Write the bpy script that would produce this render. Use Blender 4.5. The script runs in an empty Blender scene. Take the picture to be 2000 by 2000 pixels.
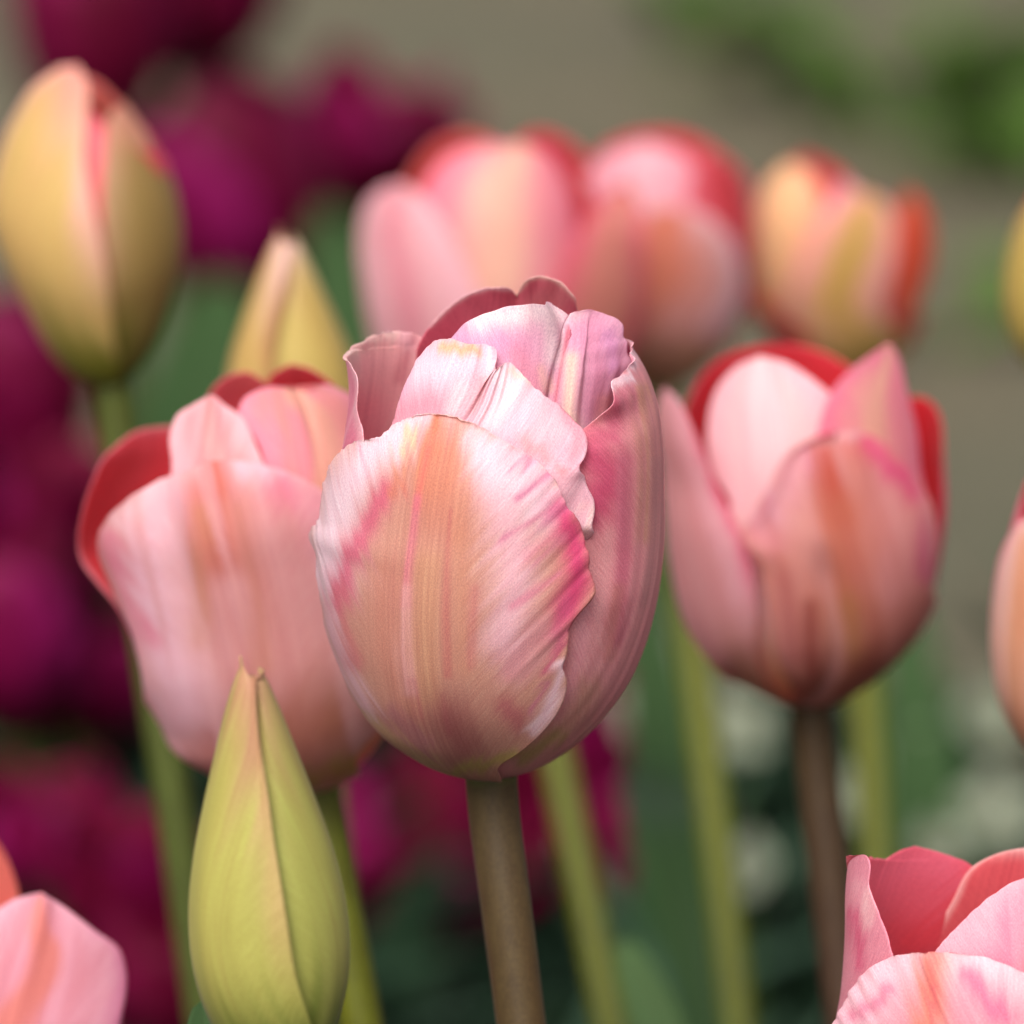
import bpy, math, random
import numpy as np
from mathutils import Vector, Matrix
random.seed(7)
rad = math.radians
C = bpy.context.scene.collection

# ------------------------------------------------------------------ camera
PITCH = rad(14.0)
CAM = np.array([0.0, 0.0, 0.57])
FPX = 2000 * 200 / 36.0                      # focal length in photo pixels
RIGHT = np.array([1.0, 0, 0])
FWD = np.array([0, math.cos(PITCH), -math.sin(PITCH)])
UP = np.array([0, math.sin(PITCH), math.cos(PITCH)])
cam_data = bpy.data.cameras.new("camera")
cam_data.lens = 200
cam_data.sensor_width = 36
cam_data.clip_start = 0.05
cam_data.clip_end = 400
cam_data.dof.use_dof = True
cam_data.dof.focus_distance = 0.771
cam_data.dof.aperture_fstop = 12.0
cam_data.dof.aperture_blades = 9
cam = bpy.data.objects.new("camera", cam_data)
cam.location = CAM
cam.rotation_euler = (math.pi / 2 - PITCH, 0, 0)
C.objects.link(cam)
bpy.context.scene.camera = cam

# ------------------------------------------------------------------ sky, sun, exposure
SUN_EL, SUN_AZ = rad(48), rad(-163)           # bright haze, light from high behind the camera, a little left
world = bpy.data.worlds.new("World")
bpy.context.scene.world = world
world.use_nodes = True
wn = world.node_tree.nodes
sky = wn.new("ShaderNodeTexSky")
sky.sky_type = 'NISHITA'
sky.sun_disc = False
sky.sun_elevation = SUN_EL
sky.sun_rotation = SUN_AZ
sky.dust_density = 6.0
sky.air_density = 1.0
sky.ozone_density = 1.0
hs = wn.new("ShaderNodeHueSaturation")           # high thin cloud: a whiter sky
hs.inputs['Saturation'].default_value = 0.32
world.node_tree.links.new(sky.outputs[0], hs.inputs['Color'])
world.node_tree.links.new(hs.outputs[0], wn["Background"].inputs[0])
wn["Background"].inputs[1].default_value = 0.15
sun_data = bpy.data.lights.new("sun", 'SUN')
sun_data.energy = 1.65
sun_data.angle = rad(35)
sun_data.color = (1.0, 0.95, 0.87)
sun = bpy.data.objects.new("sun", sun_data)
sd = Vector((math.sin(SUN_AZ) * math.cos(SUN_EL), math.cos(SUN_AZ) * math.cos(SUN_EL), math.sin(SUN_EL)))
sun.rotation_euler = sd.to_track_quat('Z', 'Y').to_euler()
C.objects.link(sun)
vs = bpy.context.scene.view_settings
vs.view_transform = 'Standard'
vs.look = 'None'
vs.gamma = 1
vs.exposure = 0.76
cy = bpy.context.scene.cycles
cy.use_denoising = True
cy.max_bounces = 10
cy.transmission_bounces = 8
cy.diffuse_bounces = 5

# ------------------------------------------------------------------ maths helpers
def lin(c):
    c = np.asarray(c, float) / 255.0
    return np.where(c <= 0.04045, c / 12.92, ((c + 0.055) / 1.055) ** 2.4)

def nrm(v):
    v = np.asarray(v, float)
    return v / np.linalg.norm(v)

def at(px, py, d):
    return CAM + FWD * d + RIGHT * ((px - 1000) / FPX * d) + UP * ((1000 - py) / FPX * d)

def project(P):
    Q = P - CAM
    d = Q @ FWD
    return 1000 + (Q @ RIGHT) / d * FPX, 1000 - (Q @ UP) / d * FPX, d

def smooth(a, b, x):
    t = np.clip((x - a) / (b - a), 0, 1)
    return t * t * (3 - 2 * t)

def vnoise(x, y, seed=0):
    x = np.asarray(x, float); y = np.asarray(y, float)
    xi = np.floor(x).astype(np.int64); yi = np.floor(y).astype(np.int64)
    fx = x - xi; fy = y - yi
    fx = fx * fx * (3 - 2 * fx); fy = fy * fy * (3 - 2 * fy)
    def h(a, b):
        n = (a * 374761393 + b * 668265263 + seed * 974634777) & 0x7fffffff
        n = ((n ^ (n >> 13)) * 1274126177) & 0x7fffffff
        return ((n ^ (n >> 16)) & 0xffff) / 65535.0
    return (h(xi, yi) * (1 - fx) + h(xi + 1, yi) * fx) * (1 - fy) + (h(xi, yi + 1) * (1 - fx) + h(xi + 1, yi + 1) * fx) * fy

def fbm(x, y, seed=0, o=3):
    s = 0; a = 0.5
    for i in range(o):
        s = s + a * vnoise(x * 2 ** i, y * 2 ** i, seed + i); a *= 0.5
    return s / (1 - 0.5 ** o)

def curve(pts, n):
    """smooth curve through control rows, sampled at n even steps of chord length"""
    P = np.asarray(pts, float)
    d = np.sqrt(((P[1:] - P[:-1]) ** 2).sum(1)) + 1e-9
    t = np.concatenate([[0], np.cumsum(d)])
    m = np.zeros_like(P)
    s = (P[1:] - P[:-1]) / d[:, None]
    m[0] = s[0]; m[-1] = s[-1]
    if len(P) > 2:
        w = d[:-1] / (d[:-1] + d[1:])
        m[1:-1] = s[:-1] * (1 - w)[:, None] + s[1:] * w[:, None]
    q = np.linspace(0, t[-1], n)
    i = np.clip(np.searchsorted(t, q, side='right') - 1, 0, len(d) - 1)
    x = ((q - t[i]) / d[i])[:, None]
    D = d[i][:, None]
    return (P[i] * (1 + 2 * x) * (1 - x) ** 2 + m[i] * D * x * (1 - x) ** 2
            + P[i + 1] * x * x * (3 - 2 * x) + m[i + 1] * D * x * x * (x - 1))

class Prof:
    """radius (m) against height (m) of a cup; given in mm"""
    def __init__(self, pts):
        a = np.array(pts, float) / 1000
        c = curve(a, 200)
        o = np.maximum.accumulate(c[:, 0])
        self.h, self.r = o, c[:, 1]
    def __call__(self, h):
        return np.interp(h, self.h, self.r)

class Frame:
    def __init__(self, O, lean_x=0.0, lean_cam=0.0, turn=0.0):
        self.O = np.asarray(O, float)
        self.ez = nrm([math.sin(rad(lean_x)), -math.sin(rad(lean_cam)), 1])
        ex = nrm(RIGHT - self.ez * (RIGHT @ self.ez))
        ey = np.cross(self.ez, ex)
        c, s = math.cos(rad(turn)), math.sin(rad(turn))
        self.ex = ex * c + ey * s
        self.ey = ey * c - ex * s
    def pt(self, th, h, r):
        th = np.asarray(th)[..., None]; h = np.asarray(h)[..., None]; r = np.asarray(r)[..., None]
        return self.O + self.ez * h + r * (np.sin(th) * self.ex - np.cos(th) * self.ey)
    def solve(self, px, py, side, prof):
        _, _, d0 = project(self.O)
        T = at(px, py, d0) - self.O
        sx, h = T @ self.ex, max(0.0005, (T @ self.ez))
        r = max(float(prof(h)), 1e-4)
        a = math.asin(max(-0.97, min(0.97, sx / r)))
        th = {'f': a, 'b': math.pi - a, 'l': -math.pi - a}[side]
        best = None
        lim = {'f': (-1.6, 1.6), 'b': (1.54, 4.74), 'l': (-4.74, -1.54)}[side]
        for _ in range(40):
            def f(t, hh):
                x, y, _d = project(self.pt(t, hh, prof(hh)))
                return np.array([float(x) - px, float(y) - py])
            e = f(th, h)
            n = float(e @ e)
            if best is None or n < best[0]:
                best = (n, th, h)
            if n < 0.05: break
            J = np.stack([(f(th + 1e-4, h) - e) / 1e-4, (f(th, h + 1e-5) - e) / 1e-5], 1)
            J2 = J.T @ J + np.diag([3e2, 3e3])
            st = np.linalg.solve(J2, -J.T @ e)
            st = np.clip(st, [-0.25, -0.006], [0.25, 0.006])
            th = min(max(th + st[0], lim[0]), lim[1]); h = max(h + st[1], 0.0003)
        _, th, h = best
        P = self.pt(th, h, prof(h))
        x, y, d = project(P)
        return [th, h, (px - float(x)) / FPX * float(d), (float(y) - py) / FPX * float(d)]

# ------------------------------------------------------------------ materials
def new_mat(name):
    m = bpy.data.materials.new(name)
    m.use_nodes = True
    nt = m.node_tree
    nt.nodes.clear()
    return m, nt, nt.nodes.new, nt.links.new

def mixrgb(N, Lk, blend, fac, a, b):
    n = N("ShaderNodeMix"); n.data_type = 'RGBA'; n.blend_type = blend
    for sock, v in ((n.inputs[0], fac), (n.inputs[6], a), (n.inputs[7], b)):
        if isinstance(v, (int, float)): sock.default_value = v
        elif isinstance(v, tuple): sock.default_value = v
        else: Lk(v, sock)
    return n.outputs[2]

def scaled_noise(N, Lk, vec, sc, detail=2.0, rough=0.5, lo=0.3, hi=0.7):
    mp = N("ShaderNodeMapping"); mp.inputs['Scale'].default_value = sc
    Lk(vec, mp.inputs['Vector'])
    nz = N("ShaderNodeTexNoise"); nz.inputs['Scale'].default_value = 1.0
    nz.inputs['Detail'].default_value = detail; nz.inputs['Roughness'].default_value = rough
    Lk(mp.outputs[0], nz.inputs['Vector'])
    mr = N("ShaderNodeMapRange"); mr.inputs[1].default_value = lo; mr.inputs[2].default_value = hi
    Lk(nz.outputs[0], mr.inputs[0])
    return mr.outputs[0]

def petal_material(name, trans=0.48, rough=0.5, dark=(0.92, 0.76, 0.81, 1), light=(0.16, 0.15, 0.15, 1), sheen=0.06, spec=0.25):
    m, nt, N, Lk = new_mat(name)
    col = N("ShaderNodeAttribute"); col.attribute_name = 'Col'
    ve = N("ShaderNodeAttribute"); ve.attribute_name = 'vein'
    v = ve.outputs['Vector']                      # (vein line, across, along) in mm
    sA = scaled_noise(N, Lk, v, (3.6, 0.30, 0.0), 3, 0.65, 0.32, 0.68)
    sB = scaled_noise(N, Lk, v, (0.0, 1.7, 0.05), 3, 0.6, 0.32, 0.68)
    sC = scaled_noise(N, Lk, v, (0.0, 5.5, 3.4), 3, 0.65, 0.30, 0.70)
    sx = N("ShaderNodeSeparateXYZ"); Lk(v, sx.inputs[0])
    ab = N("ShaderNodeMath"); ab.operation = 'ABSOLUTE'; Lk(sx.outputs[1], ab.inputs[0])
    wt = N("ShaderNodeMapRange"); wt.inputs[1].default_value = 2.0; wt.inputs[2].default_value = 9.0; Lk(ab.outputs[0], wt.inputs[0])
    sAw = N("ShaderNodeMix"); Lk(wt.outputs[0], sAw.inputs[0]); sAw.inputs[2].default_value = 0.6; Lk(sA, sAw.inputs[3])
    sA = sAw.outputs[0]
    c = mixrgb(N, Lk, 'MULTIPLY', 1.0, col.outputs['Color'], mixrgb(N, Lk, 'MIX', sA, dark, (1, 1, 1, 1)))
    c = mixrgb(N, Lk, 'SCREEN', sA, c, mixrgb(N, Lk, 'MULTIPLY', 1.0, light, c))
    iw = N("ShaderNodeMath"); iw.operation = 'MULTIPLY_ADD'; Lk(wt.outputs[0], iw.inputs[0]); iw.inputs[1].default_value = -0.8; iw.inputs[2].default_value = 1.0
    c = mixrgb(N, Lk, 'MULTIPLY', iw.outputs[0], c, mixrgb(N, Lk, 'MIX', sB, (0.86, 0.73, 0.77, 1), (1.04, 1.04, 1.03, 1)))
    c = mixrgb(N, Lk, 'MULTIPLY', 1.0, c, mixrgb(N, Lk, 'MIX', sC, (0.80, 0.72, 0.79, 1), (1.15, 1.18, 1.13, 1)))
    ad = N("ShaderNodeMath"); ad.operation = 'MULTIPLY_ADD'
    Lk(sA, ad.inputs[0]); ad.inputs[1].default_value = 0.8; Lk(sC, ad.inputs[2])
    bp = N("ShaderNodeBump"); bp.inputs['Strength'].default_value = 0.11; bp.inputs['Distance'].default_value = 0.00005
    Lk(ad.outputs[0], bp.inputs['Height'])
    p = N("ShaderNodeBsdfPrincipled")
    p.inputs['Roughness'].default_value = rough
    p.inputs['Specular IOR Level'].default_value = spec
    p.inputs['Sheen Weight'].default_value = sheen
    p.inputs['Sheen Roughness'].default_value = 0.4
    Lk(c, p.inputs['Base Color']); Lk(bp.outputs[0], p.inputs['Normal'])
    t = N("ShaderNodeBsdfTranslucent")
    Lk(c, t.inputs['Color']); Lk(bp.outputs[0], t.inputs['Normal'])
    mx = N("ShaderNodeMixShader"); mx.inputs[0].default_value = trans
    Lk(p.outputs[0], mx.inputs[1]); Lk(t.outputs[0], mx.inputs[2])
    o = N("ShaderNodeOutputMaterial"); Lk(mx.outputs[0], o.inputs[0])
    return m

M_PETAL = petal_material('pink_petal')
M_PURPLE = petal_material('purple_petal', trans=0.30, rough=0.55, dark=(0.7, 0.6, 0.7, 1), light=(0.3, 0.2, 0.3, 1), sheen=0.0, spec=0.12)
M_BUD = petal_material('bud_petal', trans=0.25, rough=0.5, dark=(0.86, 0.84, 0.74, 1), light=(0.16, 0.16, 0.12, 1))
M_LEAF = petal_material('leaf', trans=0.30, rough=0.5, dark=(0.85, 0.88, 0.85, 1), light=(0.14, 0.16, 0.15, 1), sheen=0.0, spec=0.06)

def stem_material():
    m, nt, N, Lk = new_mat('stem')
    col = N("ShaderNodeAttribute"); col.attribute_name = 'Col'
    tc = N("ShaderNodeTexCoord")
    a = scaled_noise(N, Lk, tc.outputs['Object'], (2600, 2600, 1500), 3, 0.6, 0.3, 0.7)
    b = scaled_noise(N, Lk, tc.outputs['Object'], (420, 420, 160), 2, 0.5, 0.3, 0.7)
    c = mixrgb(N, Lk, 'MULTIPLY', 1.0, col.outputs['Color'], mixrgb(N, Lk, 'MIX', a, (0.72, 0.70, 0.68, 1), (1.15, 1.15, 1.12, 1)))
    c = mixrgb(N, Lk, 'MULTIPLY', 1.0, c, mixrgb(N, Lk, 'MIX', b, (0.85, 0.82, 0.84, 1), (1.08, 1.1, 1.05, 1)))
    bp = N("ShaderNodeBump"); bp.inputs['Strength'].default_value = 0.4; bp.inputs['Distance'].default_value = 0.00005
    Lk(a, bp.inputs['Height'])
    p = N("ShaderNodeBsdfPrincipled")
    p.inputs['Roughness'].default_value = 0.5
    p.inputs['Specular IOR Level'].default_value = 0.22
    p.inputs['Sheen Weight'].default_value = 0.03
    p.inputs['Sheen Roughness'].default_value = 0.35
    Lk(c, p.inputs['Base Color']); Lk(bp.outputs[0], p.inputs['Normal'])
    o = N("ShaderNodeOutputMaterial"); Lk(p.outputs[0], o.inputs[0])
    return m
M_STEM = stem_material()

def ground_material(name, c1, c2, c3, scale):
    m, nt, N, Lk = new_mat(name)
    tc = N("ShaderNodeTexCoord")
    a = scaled_noise(N, Lk, tc.outputs['Object'], (scale,) * 3, 6, 0.65, 0.3, 0.7)
    b = scaled_noise(N, Lk, tc.outputs['Object'], (scale * 9,) * 3, 4, 0.6, 0.3, 0.7)
    d = scaled_noise(N, Lk, tc.outputs['Object'], (scale * 0.22,) * 3, 3, 0.5, 0.35, 0.65)
    c = mixrgb(N, Lk, 'MIX', a, tuple(lin(c1)) + (1,), tuple(lin(c2)) + (1,))
    c = mixrgb(N, Lk, 'MIX', d, c, tuple(lin(c3)) + (1,))
    c = mixrgb(N, Lk, 'MULTIPLY', 1.0, c, mixrgb(N, Lk, 'MIX', b, (0.7, 0.7, 0.7, 1), (1.2, 1.2, 1.2, 1)))
    bp = N("ShaderNodeBump"); bp.inputs['Strength'].default_value = 0.6; bp.inputs['Distance'].default_value = 0.006
    Lk(b, bp.inputs['Height'])
    p = N("ShaderNodeBsdfPrincipled"); p.inputs['Roughness'].default_value = 0.9
    p.inputs['Specular IOR Level'].default_value = 0.2
    Lk(c, p.inputs['Base Color']); Lk(bp.outputs[0], p.inputs['Normal'])
    o = N("ShaderNodeOutputMaterial"); Lk(p.outputs[0], o.inputs[0])
    return m

# ------------------------------------------------------------------ objects
def thing(name, label, cat, loc=(0, 0, 0), group=None):
    o = bpy.data.objects.new(name, None)
    o.empty_display_size = 0.02
    o.location = loc
    o['label'] = label; o['category'] = cat
    if group: o['group'] = group
    C.objects.link(o)
    return o

def make_mesh(name, V, faces, mats, parent=None, col=None, vein=None, fmat=None):
    me = bpy.data.meshes.new(name)
    V = np.asarray(V, float)
    if parent is not None:
        Mi = np.array(parent.matrix_basis.inverted())
        V = V @ Mi[:3, :3].T + Mi[:3, 3]
    faces = np.asarray(faces, np.int32)
    k = faces.shape[1]
    me.vertices.add(len(V)); me.vertices.foreach_set('co', V.astype(np.float32).ravel())
    me.loops.add(faces.size); me.loops.foreach_set('vertex_index', faces.ravel())
    me.polygons.add(len(faces)); me.polygons.foreach_set('loop_start', np.arange(0, faces.size, k, dtype=np.int32))
    for m in mats: me.materials.append(m)
    if fmat is not None: me.polygons.foreach_set('material_index', np.asarray(fmat, np.int32))
    me.update(calc_edges=True)
    me.polygons.foreach_set('use_smooth', np.ones(len(faces), bool))
    if col is not None:
        a = me.attributes.new('Col', 'FLOAT_COLOR', 'POINT')
        c4 = np.concatenate([np.clip(col, 0, 1), np.ones((len(col), 1))], 1)
        a.data.foreach_set('color', c4.astype(np.float32).ravel())
    if vein is not None:
        a = me.attributes.new('vein', 'FLOAT_VECTOR', 'POINT')
        a.data.foreach_set('vector', np.asarray(vein, np.float32).ravel())
    o = bpy.data.objects.new(name, me)
    C.objects.link(o)
    if parent is not None: o.parent = parent
    return o

def sheet(name, G, outward, thick, col, incol, vein, mat, parent, edge_pow=6):
    """closed two-sided thin solid from a grid G (nv, nu, 3); outward: approx outward vector per vertex"""
    nv, nu, _ = G.shape
    du = np.gradient(G, axis=1); dv = np.gradient(G, axis=0)
    n = np.cross(du, dv)
    ln = np.linalg.norm(n, axis=2, keepdims=True)
    n = n / np.maximum(ln, 1e-12)
    flip = (n * outward).sum() < 0
    if flip: n = -n
    u = np.linspace(-1, 1, nu)[None, :]; v = np.linspace(0, 1, nv)[:, None]
    tap = (1 - np.abs(u) ** edge_pow) * (1 - v ** (edge_pow * 2)) * 0.8 + 0.2
    I = G - n * (thick * tap)[..., None]
    N = nv * nu
    idx = np.arange(N).reshape(nv, nu)
    a, b, c, d = idx[:-1, :-1].ravel(), idx[:-1, 1:].ravel(), idx[1:, 1:].ravel(), idx[1:, :-1].ravel()
    f1 = np.stack([a, b, c, d], 1)
    f2 = np.stack([d, c, b, a], 1) + N
    if flip:
        f1 = f1[:, ::-1]; f2 = f2[:, ::-1]
    rim = np.concatenate([idx[0, :], idx[1:, -1], idx[-1, -2::-1], idx[-2:0:-1, 0]])
    r2 = np.roll(rim, -1)
    f3 = np.stack([rim, rim + N, r2 + N, r2], 1)
    if flip: f3 = f3[:, ::-1]
    V = np.concatenate([G.reshape(-1, 3), I.reshape(-1, 3)])
    return make_mesh(name, V, np.concatenate([f1, f2, f3]), [mat], parent,
                     np.concatenate([col.reshape(-1, 3), incol.reshape(-1, 3)]),
                     np.concatenate([vein.reshape(-1, 3)] * 2))

def paint(c, px, py, pts, w, rgb, k=1.0, warp=None):
    """lay a soft pigment stripe along a polyline given in the flower's own picture plane"""
    P = np.asarray(pts, float).reshape(-1, 2)
    x = px; y = py
    if warp is not None:
        x = px + warp[0]; y = py + warp[1]
    best = np.full(px.shape, 1e9)
    if len(P) == 1:
        best = np.hypot(x - P[0, 0], y - P[0, 1])
    for i in range(len(P) - 1):
        A, B = P[i], P[i + 1]
        d = B - A
        t = np.clip(((x - A[0]) * d[0] + (y - A[1]) * d[1]) / (d @ d), 0, 1)
        best = np.minimum(best, np.hypot(x - A[0] - t * d[0], y - A[1] - t * d[1]))
    g = (k * np.exp(-(best / w) ** 2))[..., None]
    return c * (1 - g) + lin(rgb) * g

def petal(parent, F, prof, L, R, tip, colfun, incol, mat=None, M=None, nu=61, nv=81, relief=None, thick=0.0004, bow=0.12, ruff=0.0, seed=1, name='petal', label=None, lift=0.92, lift_in=None):
    def cv(p, side='f'):
        if p[0] == 'c': return [rad(p[1]), p[2] / 1000, 0, 0]
        return F.solve(p[0], p[1], p[2] if len(p) > 2 else side, prof)
    tp = cv(tip)
    def edge(pts):
        E = np.array([cv(p) for p in pts] + [tp])
        S = E.copy(); S[:, 0] *= 0.018
        c = curve(S, nv); c[:, 0] /= 0.018
        return c
    Lc, Rc = edge(L), edge(R)
    u = np.linspace(-1, 1, nu)[None, :, None]
    v = np.linspace(0, 1, nv)[:, None]
    if M is None:
        Mc = (Lc + Rc) / 2
        wd = np.abs(Rc[:, 0] - Lc[:, 0]) * 0.018 + np.hypot(Rc[:, 2] - Lc[:, 2], 0)
        Mc[:, 1] += bow * wd * smooth(0.0, 0.5, v[:, 0]) * (1 - smooth(0.6, 0.97, v[:, 0]))
        S = Lc[:, None] * (u * (u - 1) / 2) + Mc[:, None] * (1 - u * u) + Rc[:, None] * (u * (u + 1) / 2)
    else:
        Mc = edge(M)
        S = np.where(u < 0, Mc[:, None] * (1 + u) - Lc[:, None] * u, Mc[:, None] * (1 - u) + Rc[:, None] * u)
    th, h = S[..., 0], np.maximum(S[..., 1], 0.0002)
    U = np.broadcast_to(u[..., 0], th.shape); Vv = np.broadcast_to(v, th.shape)
    r = prof(h)
    # arc coordinates in mm
    pf = np.polyfit(Mc[:, 1] * 100, Mc[:, 0], 2)
    rs = prof(np.clip(h, 0, h.max() * 0.8))
    mid = np.polyval(pf, h * 100) if M is None else Mc[:, 0:1]
    X = ((th - mid) * rs + S[..., 2]) * 1000 + U * 0.3
    Y = h * 1000 + 0 * X
    psi = Y - 3.2 * np.abs(X) ** 0.72
    if relief is not None:
        r = r + relief(U, Vv, X, Y, psi, th, h) / 1000
    P = F.pt(th, h, r) + RIGHT * S[..., 2:3] + UP * S[..., 3:4]
    if ruff:
        e = np.abs(U) ** 10
        j = (fbm(psi * 0.8 + 40, U * 1.5, seed + 9, 3) - 0.5) * ruff / 1000
        P = P + F.ez * (j * e)[..., None] + F.ex * (j * e * np.sign(U))[..., None]
    px, py, _ = project(P)
    c = colfun(U, Vv, X, Y, psi, px, py)
    ci = incol(U, Vv, X, Y, psi, px, py) if callable(incol) else np.broadcast_to(lin(incol), c.shape)
    c = np.clip(c, 0, 1) ** lift; ci = np.clip(ci, 0, 1) ** (1.0 if lift_in is None else lift_in)
    outward = P - (F.O + F.ez * h[..., None])
    vein = np.stack([psi + seed * 17.0, X, Y + seed * 91.0], -1)
    o = sheet(name, P, outward, thick, c, ci, vein, mat or M_PETAL, parent)
    if label: o['label'] = label
    return o

def generic(th, hw, H, pointed=0.0, skew=0.0):
    """outline of an idealised petal in cup coordinates"""
    T = [0.0, 0.12, 0.3, 0.5, 0.65, 0.78, 0.88, 0.95, 0.985]
    L, R = [], []
    for t in T:
        f = 1.0 if t < 0.55 else math.sqrt(max(0.0, 1 - ((t - 0.55) / 0.45) ** 2)) ** (1 + pointed)
        L.append(('c', th - hw * f + skew * t, H * t + 0.5)); R.append(('c', th + hw * f + skew * t, H * t + 0.5))
    return L, R, ('c', th + skew, H + 0.5)

def gen_col(body, margin, flame, base, fw=0.33, seed=0, fl_k=0.9, edge_pink=None, vbase=0.22):
    def f(U, V, X, Y, psi, px, py):
        w1 = fbm(psi * 0.35 + seed * 7, X * 0.05, seed, 3) - 0.5
        w2 = fbm(X * 0.45 + seed * 11, Y * 0.02, seed + 3, 3) - 0.5
        c = np.broadcast_to(lin(body), U.shape + (3,)).copy()
        def mx(c, rgb, w): return c * (1 - w[..., None]) + lin(rgb) * w[..., None]
        w3 = fbm(X * 0.22 + seed * 3.1, Y * 0.012, seed + 40, 3)
        c = mx(c, margin, 0.55 * smooth(0.5, 0.72, w3))
        c = mx(c, flame, 0.35 * smooth(0.46, 0.26, w3))
        c = mx(c, margin, smooth(0.35, 0.95, np.abs(U) + w1 * 0.5) * smooth(0.1, 0.5, V + w1 * 0.3))
        if edge_pink is not None:
            c = mx(c, edge_pink, 0.8 * smooth(0.72, 1.0, np.abs(U) + w1 * 0.3) * smooth(0.3, 0.5, V) * (1 - smooth(0.7, 0.9, V)))
        c = mx(c, flame, fl_k * (1 - smooth(fw * 0.3, fw, np.abs(U) + w2 * 0.25)) * smooth(0.15, 0.5, V))
        c = mx(c, base, 1 - smooth(vbase * 0.3, vbase * 1.8, V + w2 * 0.25))
        return c
    return f

def in_col(top, bottom, rim=None, seed=0):
    def f(U, V, X, Y, psi, px, py):
        w = fbm(X * 0.4, Y * 0.05, seed + 20, 3) - 0.5
        t = smooth(0.25, 0.95, V + w * 0.4)[..., None]
        c = lin(bottom) * (1 - t) + lin(top) * t
        if rim is not None:
            g = (smooth(0.86, 1.0, np.maximum(np.abs(U), V)))[..., None]
            c = c * (1 - g) + lin(rim) * g
        return c
    return f

def tube(name, pts, radii, colfun, parent, mat=None, n=16, m=60):
    c = curve(pts, m)
    r = curve(np.array(radii, float)[:, None], m)[:, 0] if len(radii) > 2 else np.linspace(radii[0], radii[-1], m)
    t = np.gradient(c, axis=0); t /= np.linalg.norm(t, axis=1, keepdims=True)
    a = np.cross(t, [0, 1, 0]); a /= np.linalg.norm(a, axis=1, keepdims=True)
    b = np.cross(t, a)
    ang = np.linspace(0, 2 * math.pi, n, endpoint=False)
    V = c[:, None] + r[:, None, None] * (np.cos(ang)[None, :, None] * a[:, None] + np.sin(ang)[None, :, None] * b[:, None])
    idx = np.arange(m * n).reshape(m, n)
    nx = np.roll(idx, -1, 1)
    f = np.stack([idx[:-1].ravel(), nx[:-1].ravel(), nx[1:].ravel(), idx[1:].ravel()], 1)
    s = np.repeat(np.linspace(0, 1, m), n)
    col = colfun(s) ** 1.12 * (0.5 if name == 'stem' else 1)
    vein = np.stack([np.tile(ang, m) * 3, np.tile(ang, m) * 3, s * 100], 1)
    return make_mesh(name, V.reshape(-1, 3), f, [mat or M_STEM], parent, col, vein)

def ramp(*stops):
    P = [s[0] for s in stops]; A = np.array([lin(s[1]) for s in stops])
    return lambda s: np.stack([np.interp(s, P, A[:, i]) for i in range(3)], 1)

def stem_points(F, via, z=-0.01):
    """from the flower's base, leaving along its axis, through a point, on to the soil"""
    O = F.O; T = np.asarray(via, float)
    d = T - O
    k = (O[2] - z) / max(1e-6, O[2] - T[2])
    G = O + d * k
    G[:2] = O[:2] + (G[:2] - O[:2]) * 0.85
    return [O + F.ez * 0.004, O + d * 0.12, O + d * 0.5, T, G]

def leaf(parent, pts, width, col=(70, 105, 78), col2=(92, 128, 100), fold=0.35, tipw=0.0, nu=11, nv=40, face=None, twist=0.0, seed=0, wave=0.0):
    c = curve(pts, nv)
    t = np.gradient(c, axis=0); t /= np.linalg.norm(t, axis=1, keepdims=True)
    face = np.array([0, -1.0, 0.3]) if face is None else np.asarray(face, float)
    side = np.cross(t, face); side /= np.linalg.norm(side, axis=1, keepdims=True)
    nrmv = np.cross(side, t)
    s = np.linspace(0, 1, nv)
    tw = twist * s
    side2 = side * np.cos(tw)[:, None] + nrmv * np.sin(tw)[:, None]
    n2 = nrmv * np.cos(tw)[:, None] - side * np.sin(tw)[:, None]
    w = width * 0.5 * (0.55 + 0.45 * smooth(0, 0.4, s)) * np.sqrt(np.clip(1 - np.clip((s - 0.35) / 0.65, 0, 1) ** 2.2, 0, 1)) + 0.0004
    u = np.linspace(-1, 1, nu)
    wv = wave * np.sin(s * 19 + seed)[:, None] * np.abs(u)[None] ** 2
    G = c[:, None] + side2[:, None] * (u[None] * w[:, None])[..., None] + n2[:, None] * ((np.abs(u) ** 1.5)[None] * w[:, None] * fold + wv)[..., None]
    U = np.broadcast_to(u[None], G.shape[:2]); S = np.broadcast_to(s[:, None], G.shape[:2])
    ns = fbm(U * 6 + seed, S * 5, seed, 3)
    k = np.clip(0.25 + 0.6 * (ns - 0.3) + 0.35 * S, 0, 1)[..., None]
    cc = lin(col) * (1 - k) + lin(col2) * k
    vein = np.stack([U * width * 500, U * width * 500, S * 100], -1)
    return sheet('leaf', G, np.broadcast_to(n2[:, None], G.shape), 0.0006, cc, cc, vein, M_LEAF, parent)

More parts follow.
